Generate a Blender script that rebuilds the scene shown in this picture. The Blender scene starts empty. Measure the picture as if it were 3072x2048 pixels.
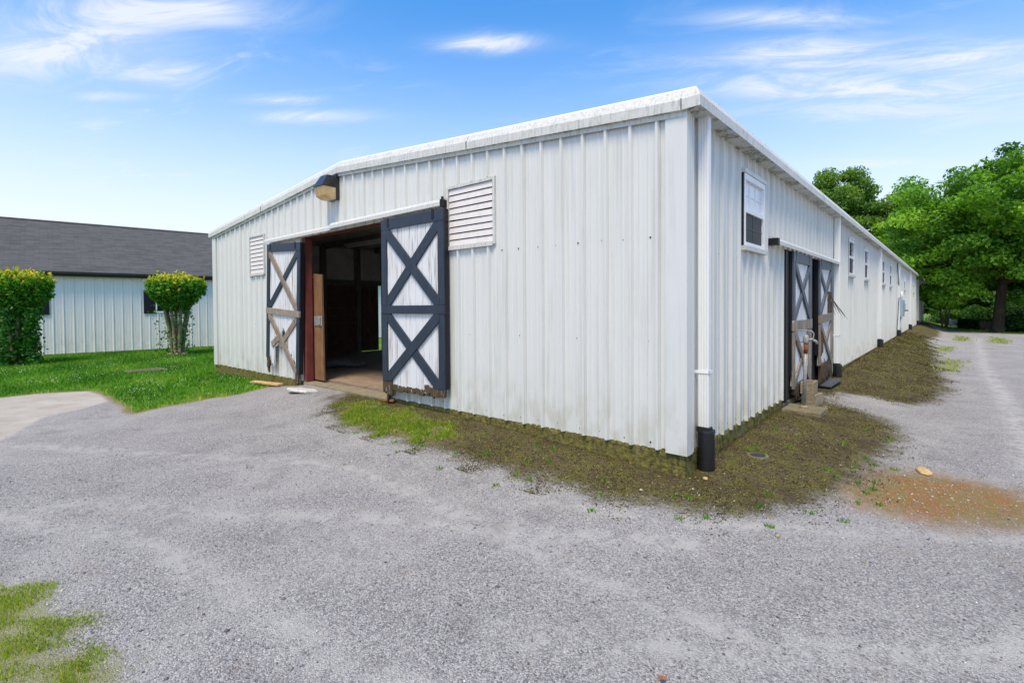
import bpy, math, random
import numpy as np
from mathutils import Matrix, Vector, noise as mnoise
random.seed(7); rng = np.random.default_rng(7)
scene = bpy.context.scene
col = scene.collection
R = math.radians

# ------------------------------------------------------------------ camera
CAM = Vector((2.04, -4.972, 1.513))
cd = bpy.data.cameras.new('camera'); cam = bpy.data.objects.new('camera', cd); col.objects.link(cam)
cr = Vector((0.75144978, 0.65975513, -0.00681096)); cu = Vector((-0.00742907, 0.01878294, 0.99979598)); cf = Vector((-0.65974846, 0.75124587, -0.01901581))
cam.matrix_world = Matrix(((cr.x, cu.x, -cf.x, CAM.x), (cr.y, cu.y, -cf.y, CAM.y), (cr.z, cu.z, -cf.z, CAM.z), (0, 0, 0, 1)))
cd.sensor_width = 36.0; cd.sensor_fit = 'HORIZONTAL'; cd.lens = 36.0 * 1507.09 / 3072
cd.shift_y = -76.35 / 3072; cd.clip_start = 0.05; cd.clip_end = 3000
scene.camera = cam

# ------------------------------------------------------------------ sky, sun, exposure
SUN_DIR = Vector((0.17, -0.42, 0.89)).normalized()     # towards the sun
SUN_EL = math.asin(SUN_DIR.z); SUN_AZ = math.atan2(SUN_DIR.x, SUN_DIR.y)
world = bpy.data.worlds.new('World'); scene.world = world; world.use_nodes = True
wn = world.node_tree; wn.nodes.clear()
def N(nt, t, **kw):
    n = nt.nodes.new(t)
    for k, v in kw.items(): setattr(n, k, v)
    return n
def S(nt, sock, v):
    if isinstance(v, bpy.types.NodeSocket): nt.links.new(v, sock)
    elif v is not None:
        if sock.type == 'RGBA' and not hasattr(v, '__len__'): v = (v, v, v, 1)
        elif sock.type == 'RGBA' and len(v) == 3: v = (*v, 1)
        sock.default_value = v
def mth(nt, op, a, b=None, c=None, clamp=False):
    n = N(nt, 'ShaderNodeMath', operation=op, use_clamp=clamp)
    S(nt, n.inputs[0], a); S(nt, n.inputs[1], b); S(nt, n.inputs[2], c); return n.outputs[0]
def vmul(nt, v, s):
    n = N(nt, 'ShaderNodeVectorMath', operation='MULTIPLY'); S(nt, n.inputs[0], v); S(nt, n.inputs[1], s); return n.outputs[0]
def noise(nt, vec, scale, detail=3, rough=.55, out=0, dist=0):
    n = N(nt, 'ShaderNodeTexNoise'); S(nt, n.inputs['Vector'], vec); n.inputs['Scale'].default_value = scale
    n.inputs['Detail'].default_value = detail; n.inputs['Roughness'].default_value = rough; n.inputs['Distortion'].default_value = dist; return n.outputs[out]
def voro(nt, vec, scale, feat='F1', out='Color', rand=1):
    n = N(nt, 'ShaderNodeTexVoronoi', feature=feat); S(nt, n.inputs['Vector'], vec); n.inputs['Scale'].default_value = scale
    n.inputs['Randomness'].default_value = rand; return n.outputs[out]
def ramp(nt, fac, stops, interp='LINEAR'):
    n = N(nt, 'ShaderNodeValToRGB'); S(nt, n.inputs[0], fac); e = n.color_ramp; e.interpolation = interp
    while len(e.elements) < len(stops): e.elements.new(.5)
    for el, (p, c) in zip(e.elements, stops):
        el.position = p; el.color = (c, c, c, 1) if not hasattr(c, '__len__') else (*c[:3], 1)
    return n.outputs[0]
def mix(nt, fac, a, b, mode='MIX'):
    n = N(nt, 'ShaderNodeMix', data_type='RGBA', blend_type=mode); S(nt, n.inputs[0], fac); S(nt, n.inputs[6], a); S(nt, n.inputs[7], b); return n.outputs[2]
def mrange(nt, v, a, b, c=0., d=1., smooth=True):
    n = N(nt, 'ShaderNodeMapRange', interpolation_type='SMOOTHSTEP' if smooth else 'LINEAR')
    for i, x in enumerate((v, a, b, c, d)): S(nt, n.inputs[i], x)
    return n.outputs[0]
def attr(nt, name, out='Fac'):
    n = N(nt, 'ShaderNodeAttribute', attribute_name=name); return n.outputs[out]
def pos(nt):
    return N(nt, 'ShaderNodeNewGeometry').outputs['Position']

sky = N(wn, 'ShaderNodeTexSky', sky_type='NISHITA', sun_disc=False)
sky.sun_elevation = SUN_EL; sky.sun_rotation = SUN_AZ; sky.air_density = 1.0; sky.dust_density = .7; sky.ozone_density = 1.6; sky.altitude = 200
gen = N(wn, 'ShaderNodeTexCoord').outputs['Generated']
sx = N(wn, 'ShaderNodeSeparateXYZ'); wn.links.new(gen, sx.inputs[0])
zc = mth(wn, 'MAXIMUM', sx.outputs[2], 0.0)
dz = mth(wn, 'ADD', zc, 0.10)
# a high, flat cloud sheet: project the direction on a plane overhead
cp = N(wn, 'ShaderNodeCombineXYZ'); S(wn, cp.inputs[0], mth(wn, 'DIVIDE', sx.outputs[0], dz)); S(wn, cp.inputs[1], mth(wn, 'DIVIDE', sx.outputs[1], dz))
rot = N(wn, 'ShaderNodeMapping'); wn.links.new(cp.outputs[0], rot.inputs[0]); rot.vector_type = 'TEXTURE'; rot.inputs['Rotation'].default_value = (0, 0, R(28)); rot.inputs['Scale'].default_value = (1.25, .52, 1)
wisp = noise(wn, rot.outputs[0], 2.8, 7, .68, dist=.9)
soft = noise(wn, rot.outputs[0], .9, 3, .55, dist=.3)
# cirrus banks lying on that sheet: centre, two axes, strength
BANKS = [([-2.004, 0.229], [0.345, 3.272], [-4.049, 3.67], 0.9), ([-1.68, 0.377], [0.751, 3.501], [-8.61, 8.209], 0.9), ([-1.581, 0.461], [1.768, 6.284], [-18.568, 18.019], 1.0), ([-1.973, 0.494], [2.007, 8.287], [-7.233, 6.648], 0.7), ([-1.087, 1.158], [4.642, 4.397], [-13.847, 15.3], 0.9), ([-0.334, 1.867], [3.274, 0.579], [-7.211, 9.461], 1.0), ([-0.342, 2.084], [2.997, 0.486], [-5.79, 7.783], 1.1), ([0.027, 2.185], [4.215, -0.066], [-4.994, 6.979], 1.0), ([-0.014, 2.364], [3.426, 0.01], [-4.879, 6.95], 0.8), ([-0.208, 2.413], [2.76, 0.231], [-4.633, 6.546], 0.6), ([-0.372, 1.611], [5.272, 1.207], [-13.848, 17.59], 0.6), ([-1.903, 0.857], [3.235, 7.315], [-20.255, 19.28], 0.7), ([-1.931, 1.016], [2.162, 4.171], [-13.733, 13.203], 0.7), ([-2.259, 0.423], [1.579, 8.784], [-22.091, 19.41], 0.6), ([-0.261, 3.054], [2.178, 0.182], [-8.689, 13.208], 0.5)]
bank = None
for c_, a_, b_, w_ in BANKS:
    dv = N(wn, 'ShaderNodeVectorMath', operation='SUBTRACT'); wn.links.new(cp.outputs[0], dv.inputs[0]); dv.inputs[1].default_value = (*c_, 0)
    q_ = []
    for ax in (a_, b_):
        dt = N(wn, 'ShaderNodeVectorMath', operation='DOT_PRODUCT'); wn.links.new(dv.outputs[0], dt.inputs[0]); dt.inputs[1].default_value = (*ax, 0); q_.append(mth(wn, 'POWER', mth(wn, 'ABSOLUTE', dt.outputs['Value']), 2.0))
    g_ = mth(wn, 'MULTIPLY', mth(wn, 'EXPONENT', mth(wn, 'MULTIPLY', mth(wn, 'ADD', q_[0], q_[1]), -1.0)), w_)
    bank = g_ if bank is None else mth(wn, 'MAXIMUM', bank, g_)
cm = mth(wn, 'ADD', mth(wn, 'MULTIPLY', bank, mth(wn, 'ADD', mrange(wn, wisp, .38, .64), mrange(wn, soft, .28, .66, .18, .6))), mth(wn, 'MULTIPLY', mrange(wn, wisp, .46, .78), mrange(wn, soft, .46, .70, 0, .6)), clamp=True)
haze = mrange(wn, sx.outputs[2], .0, .56, 1., 0.)
hs = N(wn, 'ShaderNodeHueSaturation'); hs.inputs['Saturation'].default_value = 1.36; hs.inputs['Value'].default_value = 2.75; wn.links.new(sky.outputs[0], hs.inputs['Color'])
SKYW = (9.25, 9.35, 9.6)
skyc = mix(wn, mth(wn, 'MULTIPLY', mth(wn, 'POWER', haze, 1.28), .97), hs.outputs[0], SKYW)
skyc = mix(wn, mth(wn, 'MULTIPLY', cm, .84), skyc, (9.0, 9.3, 9.8))
bg = N(wn, 'ShaderNodeBackground'); wn.links.new(skyc, bg.inputs[0]); bg.inputs[1].default_value = 0.10
wo = N(wn, 'ShaderNodeOutputWorld'); wn.links.new(bg.outputs[0], wo.inputs[0])

sd = bpy.data.lights.new('sun', 'SUN'); sun = bpy.data.objects.new('sun', sd); col.objects.link(sun)
sd.energy = 4.0; sd.angle = R(20); sd.color = (1, .85, .62)
sun.rotation_euler = SUN_DIR.to_track_quat('Z', 'Y').to_euler(); sun.location = (0, -20, 30)
vs = scene.view_settings; vs.view_transform = 'Standard'; vs.look = 'None'; vs.exposure = 0.06; vs.gamma = 1; vs.use_curve_mapping = False
scene.cycles.use_denoising = True; scene.cycles.max_bounces = 5; scene.cycles.diffuse_bounces = 4; scene.cycles.transparent_max_bounces = 6; scene.cycles.sample_clamp_indirect = 8

# ------------------------------------------------------------------ object helpers
def tag(o, label=None, cat=None, group=None, kind=None):
    if label: o['label'] = label
    if cat: o['category'] = cat
    if group: o['group'] = group
    if kind: o['kind'] = kind
    return o
def empty(name, loc=(0, 0, 0), rz=0):
    o = bpy.data.objects.new(name, None); o.empty_display_size = .3; col.objects.link(o); o.location = loc; o.rotation_euler[2] = rz; return o
class MB:
    def __init__(s): s.v = []; s.f = []
    def box(s, x0, x1, y0, y1, z0, z1):
        b = len(s.v); s.v += [(x0, y0, z0), (x1, y0, z0), (x1, y1, z0), (x0, y1, z0), (x0, y0, z1), (x1, y0, z1), (x1, y1, z1), (x0, y1, z1)]
        s.f += [tuple(b + i for i in q) for q in ((0, 3, 2, 1), (4, 5, 6, 7), (0, 1, 5, 4), (1, 2, 6, 5), (2, 3, 7, 6), (3, 0, 4, 7))]; return s
    def prism(s, pts, y0, y1):      # polygon in (x,z) counter-clockwise, extruded along y
        b = len(s.v); n = len(pts)
        s.v += [(p[0], y0, p[1]) for p in pts] + [(p[0], y1, p[1]) for p in pts]
        s.f.append(tuple(b + i for i in range(n))); s.f.append(tuple(b + n + i for i in reversed(range(n))))
        for i in range(n):
            j = (i + 1) % n; s.f.append((b + i, b + n + i, b + n + j, b + j))
        return s
    def sweep(s, secs, closed=False, cap=True):      # list of rings
        b = len(s.v); n = len(secs[0])
        for r in secs: s.v += [tuple(p) for p in r]
        m = n if closed else n - 1
        for i in range(len(secs) - 1):
            for j in range(m):
                k = (j + 1) % n; s.f.append((b + i * n + j, b + i * n + k, b + (i + 1) * n + k, b + (i + 1) * n + j))
        if closed and cap:
            s.f.append(tuple(b + j for j in reversed(range(n)))); s.f.append(tuple(b + (len(secs) - 1) * n + j for j in range(n)))
        return s
    def tube(s, path, rad, seg=8, cap=True):
        path = [Vector(p) for p in path]; rings = []
        rad = rad if hasattr(rad, '__len__') else [rad] * len(path)
        up = Vector((0.123, .34, .93)); prev = None
        for i, p in enumerate(path):
            d = (path[min(i + 1, len(path) - 1)] - path[max(i - 1, 0)]).normalized()
            if prev is None: a = d.orthogonal().normalized()
            else: a = (prev - d * prev.dot(d)).normalized()
            prev = a; c = d.cross(a)
            rings.append([p + (a * math.cos(t) + c * math.sin(t)) * rad[i] for t in [2 * math.pi * k / seg for k in range(seg)]])
        return s.sweep(rings, True, cap)
    def quad(s, a, b, c, d):
        k = len(s.v); s.v += [a, b, c, d]; s.f.append((k, k + 1, k + 2, k + 3)); return s
    def build(s, name, mat, parent=None, smooth=False, bevel=0):
        me = bpy.data.meshes.new(name); me.from_pydata([tuple(p) for p in s.v], [], s.f); me.update()
        if smooth: me.polygons.foreach_set('use_smooth', [True] * len(me.polygons))
        o = bpy.data.objects.new(name, me); me.materials.append(mat); col.objects.link(o)
        if bevel:
            m = o.modifiers.new('bevel', 'BEVEL'); m.width = bevel; m.segments = 2; m.limit_method = 'ANGLE'
        if parent: o.parent = parent
        return o
def npmesh(name, V, F, mat, parent=None, attrs=None, smooth=False):
    V = np.asarray(V, np.float32).reshape(-1, 3); F = np.asarray(F, np.int32); k = F.shape[1]
    me = bpy.data.meshes.new(name); me.vertices.add(len(V)); me.vertices.foreach_set('co', V.ravel())
    me.loops.add(F.size); me.loops.foreach_set('vertex_index', F.ravel())
    me.polygons.add(len(F)); me.polygons.foreach_set('loop_start', np.arange(0, F.size, k, dtype=np.int32)); me.polygons.foreach_set('loop_total', np.full(len(F), k, np.int32))
    if smooth: me.polygons.foreach_set('use_smooth', np.ones(len(F), bool))
    me.update(calc_edges=True); me.validate()
    for an, val in (attrs or {}).items():
        a = me.attributes.new(an, 'FLOAT', 'POINT'); a.data.foreach_set('value', np.asarray(val, np.float32))
    o = bpy.data.objects.new(name, me); me.materials.append(mat); col.objects.link(o)
    if parent: o.parent = parent
    return o
def copy_obj(o, parent, loc=None):
    c = o.copy(); col.objects.link(c); c.parent = parent
    if loc is not None: c.location = loc
    return c

# ------------------------------------------------------------------ materials
def mat(name, rough=.7, spec=.3):
    m = bpy.data.materials.new(name); m.use_nodes = True; nt = m.node_tree; b = nt.nodes['Principled BSDF']
    b.inputs['Roughness'].default_value = rough; b.inputs['Specular IOR Level'].default_value = spec
    return m, nt, b
def bump(nt, b, h, strength=.5, dist=.01):
    n = N(nt, 'ShaderNodeBump'); n.inputs['Strength'].default_value = strength; n.inputs['Distance'].default_value = dist
    S(nt, n.inputs['Height'], h); nt.links.new(n.outputs[0], b.inputs['Normal'])
def simple(name, c, rough=.6, var=.18, scale=9, spec=.3, metal=0, bmp=0):
    m, nt, b = mat(name, rough, spec); p = pos(nt); n = noise(nt, p, scale, 5, .6)
    S(nt, b.inputs['Base Color'], mix(nt, 1, (*c, 1), ramp(nt, n, [(.25, 1 - var), (.75, 1 + var)]), 'MULTIPLY')); b.inputs['Metallic'].default_value = metal
    if bmp: bump(nt, b, noise(nt, p, scale * 4, 4), .5, bmp)
    return m
def m_siding(name, c=(.645, .655, .615), dirt=1.0):
    m, nt, b = mat(name, .42, .45); p = pos(nt)
    streak = noise(nt, vmul(nt, p, (22, 22, .5)), 1.0, 6, .66)
    blot = noise(nt, vmul(nt, p, (2.2, 2.2, .8)), 1.0, 4, .6)
    fine = noise(nt, p, 120, 3, .7)
    speck = noise(nt, p, 38, 3, .6)
    k = mth(nt, 'MULTIPLY', mrange(nt, streak, .44, .70), mrange(nt, blot, .34, .64))
    c1 = mix(nt, mth(nt, 'MULTIPLY', k, .55 * dirt), (*c, 1), (.42, .44, .38, 1))
    c1 = mix(nt, mth(nt, 'MULTIPLY', mrange(nt, fine, .52, .72), .20 * dirt), c1, (.42, .44, .41, 1))
    sz = N(nt, 'ShaderNodeSeparateXYZ'); nt.links.new(p, sz.inputs[0])
    low = mth(nt, 'MULTIPLY', mrange(nt, sz.outputs[2], .75, 0.0), mrange(nt, noise(nt, vmul(nt, p, (6, 6, 3)), 1, 4), .4, .65))
    c1 = mix(nt, mth(nt, 'MULTIPLY', low, .55 * dirt), c1, (.44, .42, .32, 1))
    alg = mth(nt, 'MULTIPLY', mrange(nt, noise(nt, vmul(nt, p, (9, 9, .7)), 1, 4, .6), .62, .78), mrange(nt, noise(nt, p, .55, 2), .52, .62))
    c1 = mix(nt, mth(nt, 'MULTIPLY', alg, .5 * dirt), c1, (.38, .42, .20, 1))
    S(nt, b.inputs['Base Color'], c1); S(nt, b.inputs['Roughness'], ramp(nt, blot, [(.3, .36), (.7, .55)]))
    bump(nt, b, noise(nt, vmul(nt, p, (3, 3, 1.2)), 1.6, 2), .25, .02)
    return m
def m_trim(name):
    m, nt, b = mat(name, .5, .4); p = pos(nt)
    a = noise(nt, vmul(nt, p, (34, 34, 5)), 1, 5, .7); sp_ = noise(nt, p, 90, 4, .7); g = noise(nt, p, 3.0, 4, .6); mo = noise(nt, p, 24, 5, .65)
    c = mix(nt, mth(nt, 'MULTIPLY', mrange(nt, a, .44, .70), .58), (.63, .63, .59, 1), (.30, .30, .25, 1))
    c = mix(nt, mth(nt, 'MULTIPLY', mrange(nt, sp_, .52, .68), .42), c, (.30, .30, .26, 1))
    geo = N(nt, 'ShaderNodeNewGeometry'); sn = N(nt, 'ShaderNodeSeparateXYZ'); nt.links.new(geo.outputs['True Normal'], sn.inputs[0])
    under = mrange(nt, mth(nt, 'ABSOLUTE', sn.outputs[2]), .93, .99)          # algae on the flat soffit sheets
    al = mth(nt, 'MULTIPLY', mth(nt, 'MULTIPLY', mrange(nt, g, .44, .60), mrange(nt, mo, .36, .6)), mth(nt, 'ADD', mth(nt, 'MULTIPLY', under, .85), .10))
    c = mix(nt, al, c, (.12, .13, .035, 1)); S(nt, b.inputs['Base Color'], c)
    return m
def m_planks(name):
    m, nt, b = mat(name, .65, .25); p = pos(nt)
    s1 = noise(nt, vmul(nt, p, (45, 45, 1.6)), 1, 5, .65); s2 = noise(nt, vmul(nt, p, (5, 5, 1.2)), 1, 3)
    k = mth(nt, 'MULTIPLY', mrange(nt, s1, .48, .64), mrange(nt, s2, .36, .58))
    c = mix(nt, mth(nt, 'MULTIPLY', k, .9), (.70, .70, .69, 1), (.20, .17, .14, 1))
    c = mix(nt, mth(nt, 'MULTIPLY', mrange(nt, noise(nt, p, 30, 4), .55, .75), .18), c, (.45, .46, .47, 1))
    S(nt, b.inputs['Base Color'], c); bump(nt, b, s1, .4, .004); return m
def m_navy(name, c=(.014, .021, .036), wear=.5):
    m, nt, b = mat(name, .42, .4); p = pos(nt)
    s1 = noise(nt, vmul(nt, p, (30, 30, 4)), 1, 5, .65)
    chips = mrange(nt, noise(nt, p, 26, 5, .7), .70 - .1 * wear, .80 - .1 * wear)
    cc = mix(nt, ramp(nt, s1, [(.3, 0), (.8, .8)]), (*c, 1), (c[0] * 2.6, c[1] * 2.5, c[2] * 2.3, 1))
    cc = mix(nt, mth(nt, 'MULTIPLY', chips, .7), cc, (.28, .26, .24, 1)); S(nt, b.inputs['Base Color'], cc); bump(nt, b, s1, .3, .003); return m
def m_wood(name, c0, c1, sc=(26, 26, 2.2), rough=.8, paint=0):
    m, nt, b = mat(name, rough, .15); p = pos(nt)
    s1 = noise(nt, vmul(nt, p, sc), 1, 6, .7); s2 = noise(nt, p, 5, 4)
    c = mix(nt, ramp(nt, s1, [(.3, 0), (.7, 1)]), (*c0, 1), (*c1, 1)); c = mix(nt, ramp(nt, s2, [(.35, 0), (.7, .45)]), c, (c0[0] * .6, c0[1] * .6, c0[2] * .6, 1))
    if paint: c = mix(nt, mrange(nt, noise(nt, vmul(nt, p, (20, 20, 6)), 1, 5, .7), .60, .66, 0, paint), c, (.62, .62, .60, 1))
    S(nt, b.inputs['Base Color'], c); bump(nt, b, s1, .6, .006); return m
def m_concrete(name, moss=1.0, base=(.33, .31, .26)):
    m, nt, b = mat(name, .9, .15); p = pos(nt)
    a = noise(nt, p, 5, 6, .65); g = noise(nt, vmul(nt, p, (3.2, 3.2, 1.2)), 1, 5, .6); st = noise(nt, p, 60, 3)
    c = mix(nt, ramp(nt, a, [(.3, 0), (.75, 1)]), (base[0] * .55, base[1] * .53, base[2] * .5, 1), (*base, 1))
    c = mix(nt, mth(nt, 'MULTIPLY', mrange(nt, st, .60, .66), .5), c, (.52, .48, .38, 1))
    if moss: c = mix(nt, mrange(nt, g, .24, .44, 0, .88 * moss), c, mix(nt, ramp(nt, noise(nt, p, 18, 4), [(.35, 0), (.7, 1)]), (.055, .050, .010, 1), (.27, .235, .035, 1)))
    S(nt, b.inputs['Base Color'], c); bump(nt, b, noise(nt, p, 34, 6, .7), .9, .03); return m
def m_leaf(name, c0, c1, c2=None, trans=.35, rough=.55):
    m, nt, b = mat(name, rough, .3); t = attr(nt, 'tint')
    st = [(0, c0), (.8, c1)] + ([(1, c2)] if c2 else []) if not c2 else [(0, c0), (.55, c1), (1, c2)]
    c = ramp(nt, t, st); S(nt, b.inputs['Base Color'], c)
    tr = N(nt, 'ShaderNodeBsdfTranslucent'); S(nt, tr.inputs[0], mix(nt, 1, c, (1.25, 1.35, .6, 1), 'MULTIPLY'))
    ms = N(nt, 'ShaderNodeMixShader'); ms.inputs[0].default_value = trans
    nt.links.new(b.outputs[0], ms.inputs[1]); nt.links.new(tr.outputs[0], ms.inputs[2]); nt.links.new(ms.outputs[0], nt.nodes['Material Output'].inputs[0]); return m
def m_bark(name, c0, c1):
    m, nt, b = mat(name, .9, .1); p = pos(nt); n1 = noise(nt, vmul(nt, p, (8, 8, 1.6)), 1, 6, .65)
    S(nt, b.inputs['Base Color'], mix(nt, ramp(nt, n1, [(.32, 0), (.68, 1)]), (*c0, 1), (*c1, 1))); bump(nt, b, n1, 1, .04); return m

M = {}
M['siding'] = m_siding('white_metal_siding'); M['siding2'] = m_siding('white_metal_siding_plain', (.78, .77, .73), .5)
M['trim'] = m_trim('weathered_white_trim'); M['spout'] = m_siding('white_downspout', (.74, .75, .73), .5)
M['plank'] = m_planks('white_painted_plank'); M['navy'] = m_navy('navy_paint'); M['slate'] = m_navy('faded_slate_paint', (.055, .07, .095), 1.0); M['black'] = m_navy('black_paint', (.006, .007, .009), .25)
M['bare'] = m_wood('bare_grey_wood', (.17, .13, .095), (.40, .33, .26)); M['bare_painted'] = m_wood('bare_wood_flaking_paint', (.20, .16, .12), (.42, .37, .30), paint=.8); M['rot'] = m_wood('rotten_wood', (.045, .03, .018), (.17, .12, .075), (40, 40, 5), paint=.55)
M['brown'] = m_wood('brown_board', (.17, .085, .04), (.33, .18, .09)); M['lumber'] = m_wood('new_lumber', (.50, .30, .13), (.66, .43, .21), (4, 30, 30))
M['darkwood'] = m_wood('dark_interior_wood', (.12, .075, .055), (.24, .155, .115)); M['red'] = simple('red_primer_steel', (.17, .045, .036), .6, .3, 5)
M['conc'] = m_concrete('mossy_foundation'); M['conc_plain'] = m_concrete('worn_concrete', .25, (.42, .36, .27)); M['slab'] = m_concrete('concrete_slab', .35, (.30, .27, .20)); M['block'] = m_concrete('tan_concrete_block', .1, (.46, .38, .27))
M['frame'] = simple('white_vinyl', (.82, .83, .84), .4, .05, 4); M['boarded'] = simple('white_board_behind_glass', (.74, .78, .80), .25, .1, 12, .6)
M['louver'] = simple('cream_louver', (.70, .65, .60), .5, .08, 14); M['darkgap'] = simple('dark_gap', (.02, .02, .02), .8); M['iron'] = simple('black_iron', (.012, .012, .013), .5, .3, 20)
M['screen'] = simple('dark_insect_screen', (.018, .020, .024), .5, .2, 6, .4); M['muntin_dark'] = simple('muntin_behind_screen', (.06, .063, .068), .5)
gm, gnt, gb = mat('green_glass', .06, .5); gb.inputs['Base Color'].default_value = (.010, .022, .022, 1); M['glass'] = gm
M['plastic'] = simple('black_plastic', (.012, .012, .013), .45, .3, 30, .5); M['galv'] = simple('galvanised_steel', (.30, .30, .28), .55, .35, 24, .4, .25); M['rust'] = simple('rusty_steel', (.20, .075, .025), .8, .5, 30)
M['graybox'] = simple('grey_blue_box', (.30, .37, .44), .45, .12, 8); M['bronze'] = simple('dark_bronze', (.02, .017, .015), .28, .25, 12, .6)
lm, lnt, lb = mat('yellowed_lens', .25, .5); lp = pos(lnt); S(lnt, lb.inputs['Base Color'], mix(lnt, ramp(lnt, noise(lnt, lp, 9, 4), [(.4, 0), (.65, 1)]), (.58, .36, .12, 1), (.62, .50, .30, 1))); lb.inputs['Subsurface Weight'].default_value = .2; M['lens'] = lm
M['bark'] = m_bark('dark_bark', (.028, .020, .014), (.085, .062, .045)); M['crapebark'] = m_bark('pale_smooth_bark', (.13, .115, .055), (.36, .31, .20)); M['greybark'] = m_bark('pale_grey_bark', (.10, .085, .06), (.30, .25, .18))
M['leaf_big'] = m_leaf('bright_green_leaves', (.042, .13, .012), (.16, .36, .026), (.35, .55, .06), .48); M['leaf_lite'] = m_leaf('yellow_green_leaves', (.055, .16, .008), (.18, .38, .02), (.34, .54, .05), .45)
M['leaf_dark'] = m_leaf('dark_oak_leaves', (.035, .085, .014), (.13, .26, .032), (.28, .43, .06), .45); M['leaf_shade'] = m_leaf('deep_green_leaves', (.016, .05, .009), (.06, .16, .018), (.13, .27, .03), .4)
M['leaf_crape'] = m_leaf('crape_leaves', (.014, .085, .010), (.09, .31, .016), (.80, .62, .04), .35); M['hedge'] = m_leaf('hedge_leaves', (.010, .034, .006), (.03, .105, .010), (.07, .21, .02), .25)
M['grass'] = m_leaf('grass_blades', (.05, .17, .010), (.14, .36, .02), (.42, .46, .09), .4); M['grass_y'] = m_leaf('yellow_green_grass', (.17, .26, .022), (.38, .48, .05), (.66, .56, .19), .4)
M['clover'] = simple('white_clover', (.72, .74, .68), .7); M['moss_s'] = simple('mossy_stone', (.55, .53, .48), .85, .25, 14, bmp=.02); M['ystone'] = simple('yellow_stone', (.52, .36, .16), .85, .25, 18, bmp=.02)
lmm, lmn, lmb = mat('litter', .9, .1); S(lmn, lmb.inputs['Base Color'], ramp(lmn, attr(lmn, 'tint'), [(0, (.012, .010, .006)), (.36, (.055, .045, .02)), (.55, (.14, .135, .028)), (.82, (.25, .22, .075)), (1, (.52, .46, .32))])); M['litter'] = lmm
gm2, gn2, gb2 = mat('gravel_stone', .85, .25); S(gn2, gb2.inputs['Base Color'], ramp(gn2, attr(gn2, 'tint'), [(0, (.05, .05, .055)), (.4, (.22, .218, .225)), (.75, (.45, .44, .43)), (1, (.74, .72, .68))])); M['stone'] = gm2
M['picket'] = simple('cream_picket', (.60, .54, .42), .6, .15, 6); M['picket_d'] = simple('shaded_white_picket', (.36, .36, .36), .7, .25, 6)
M['sack'] = simple('grey_feed_sack', (.16, .15, .14), .7, .3, 10, bmp=.01); M['dust'] = simple('interior_white_panel', (.78, .78, .74), .6, .15, 3); M['beam'] = simple('interior_beam', (.22, .21, .20), .6, .2, 3); M['tube'] = simple('lamp_housing_white', (.5, .5, .47), .5)

# shingles
sm, snt, sb = mat('charcoal_shingles', .9, .2); p_ = pos(snt)
br = N(snt, 'ShaderNodeTexBrick'); br.inputs['Scale'].default_value = 1; br.inputs['Brick Width'].default_value = .42; br.inputs['Row Height'].default_value = .145; br.inputs['Mortar Size'].default_value = .006; br.offset = .37
br.inputs['Color1'].default_value = (.055, .055, .054, 1); br.inputs['Color2'].default_value = (.105, .104, .101, 1); br.inputs['Mortar'].default_value = (.035, .035, .04, 1); br.inputs['Bias'].default_value = .1
mp = N(snt, 'ShaderNodeMapping', vector_type='TEXTURE'); uvn = N(snt, 'ShaderNodeUVMap'); snt.links.new(uvn.outputs[0], mp.inputs[0]); snt.links.new(mp.outputs[0], br.inputs[0])
S(snt, sb.inputs['Base Color'], mix(snt, .75, br.outputs[0], mix(snt, noise(snt, p_, 3, 5), (.07, .07, .08, 1), (.17, .17, .19, 1)), 'MIX') if False else mix(snt, ramp(snt, noise(snt, vmul(snt, p_, (2.5, 1.6, 9)), 1.7, 5, .6), [(.3, .0), (.7, .7)]), br.outputs[0], (.10, .10, .098, 1)))
bump(snt, sb, br.outputs[1], -.6, .02); M['shingle'] = sm

# ------------------------------------------------------------------ ground height and masks
def interp(x, xs, ys): return np.interp(x, xs, ys)
def sstep(t): t = np.clip(t, 0, 1); return t * t * (3 - 2 * t)
FX = [-16, -13.1, -11, -9, -8.4, -7.9, -6.5, -5.3, -3.6, -3, -2, -1, -.3, 0.3]; FZ = [-.26, -.25, -.22, -.20, -.14, -.055, -.05, -.055, -.07, -.09, -.13, -.18, -.235, -.25]
BY = [-.5, 0, .3, .7, 2, 3.5, 5, 7, 8.5, 11, 14, 20, 60]; BZ = [-.26, -.24, -.20, -.165, -.14, -.12, -.15, -.15, -.10, -.05, -.02, -.02, -.03]
def gz(x, y):
    x = np.asarray(x, float); y = np.asarray(y, float)
    d = -.27 - .25 * sstep((y - 6) / 42.)
    d = d + .006 * np.sin(x * 1.1 + y * .7) + .005 * np.sin(x * 2.7 - y * 1.9)
    wf = sstep(1 - np.clip(-y, 0, 9) / 1.7) * (y <= 0) * ((x < .3) & (x > -16))
    h = d + (interp(x, FX, FZ) - d) * wf
    xr = np.clip(x, 0, 99)
    wr = sstep(1 - xr / 1.9) * (y > -1.5) * (y < 70) * (x >= 0) * sstep((y + 1.5) / 1.5) * sstep((62 - y) / 9)
    h2 = d + (interp(y, BY, BZ) - d) * wr
    h = np.where((x >= 0), np.where(y > -1.5, np.maximum(h, h2) if False else np.where(wr > 0, h2, h), h), h)
    return h
def g1(x, y): return float(gz(x, y))
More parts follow.
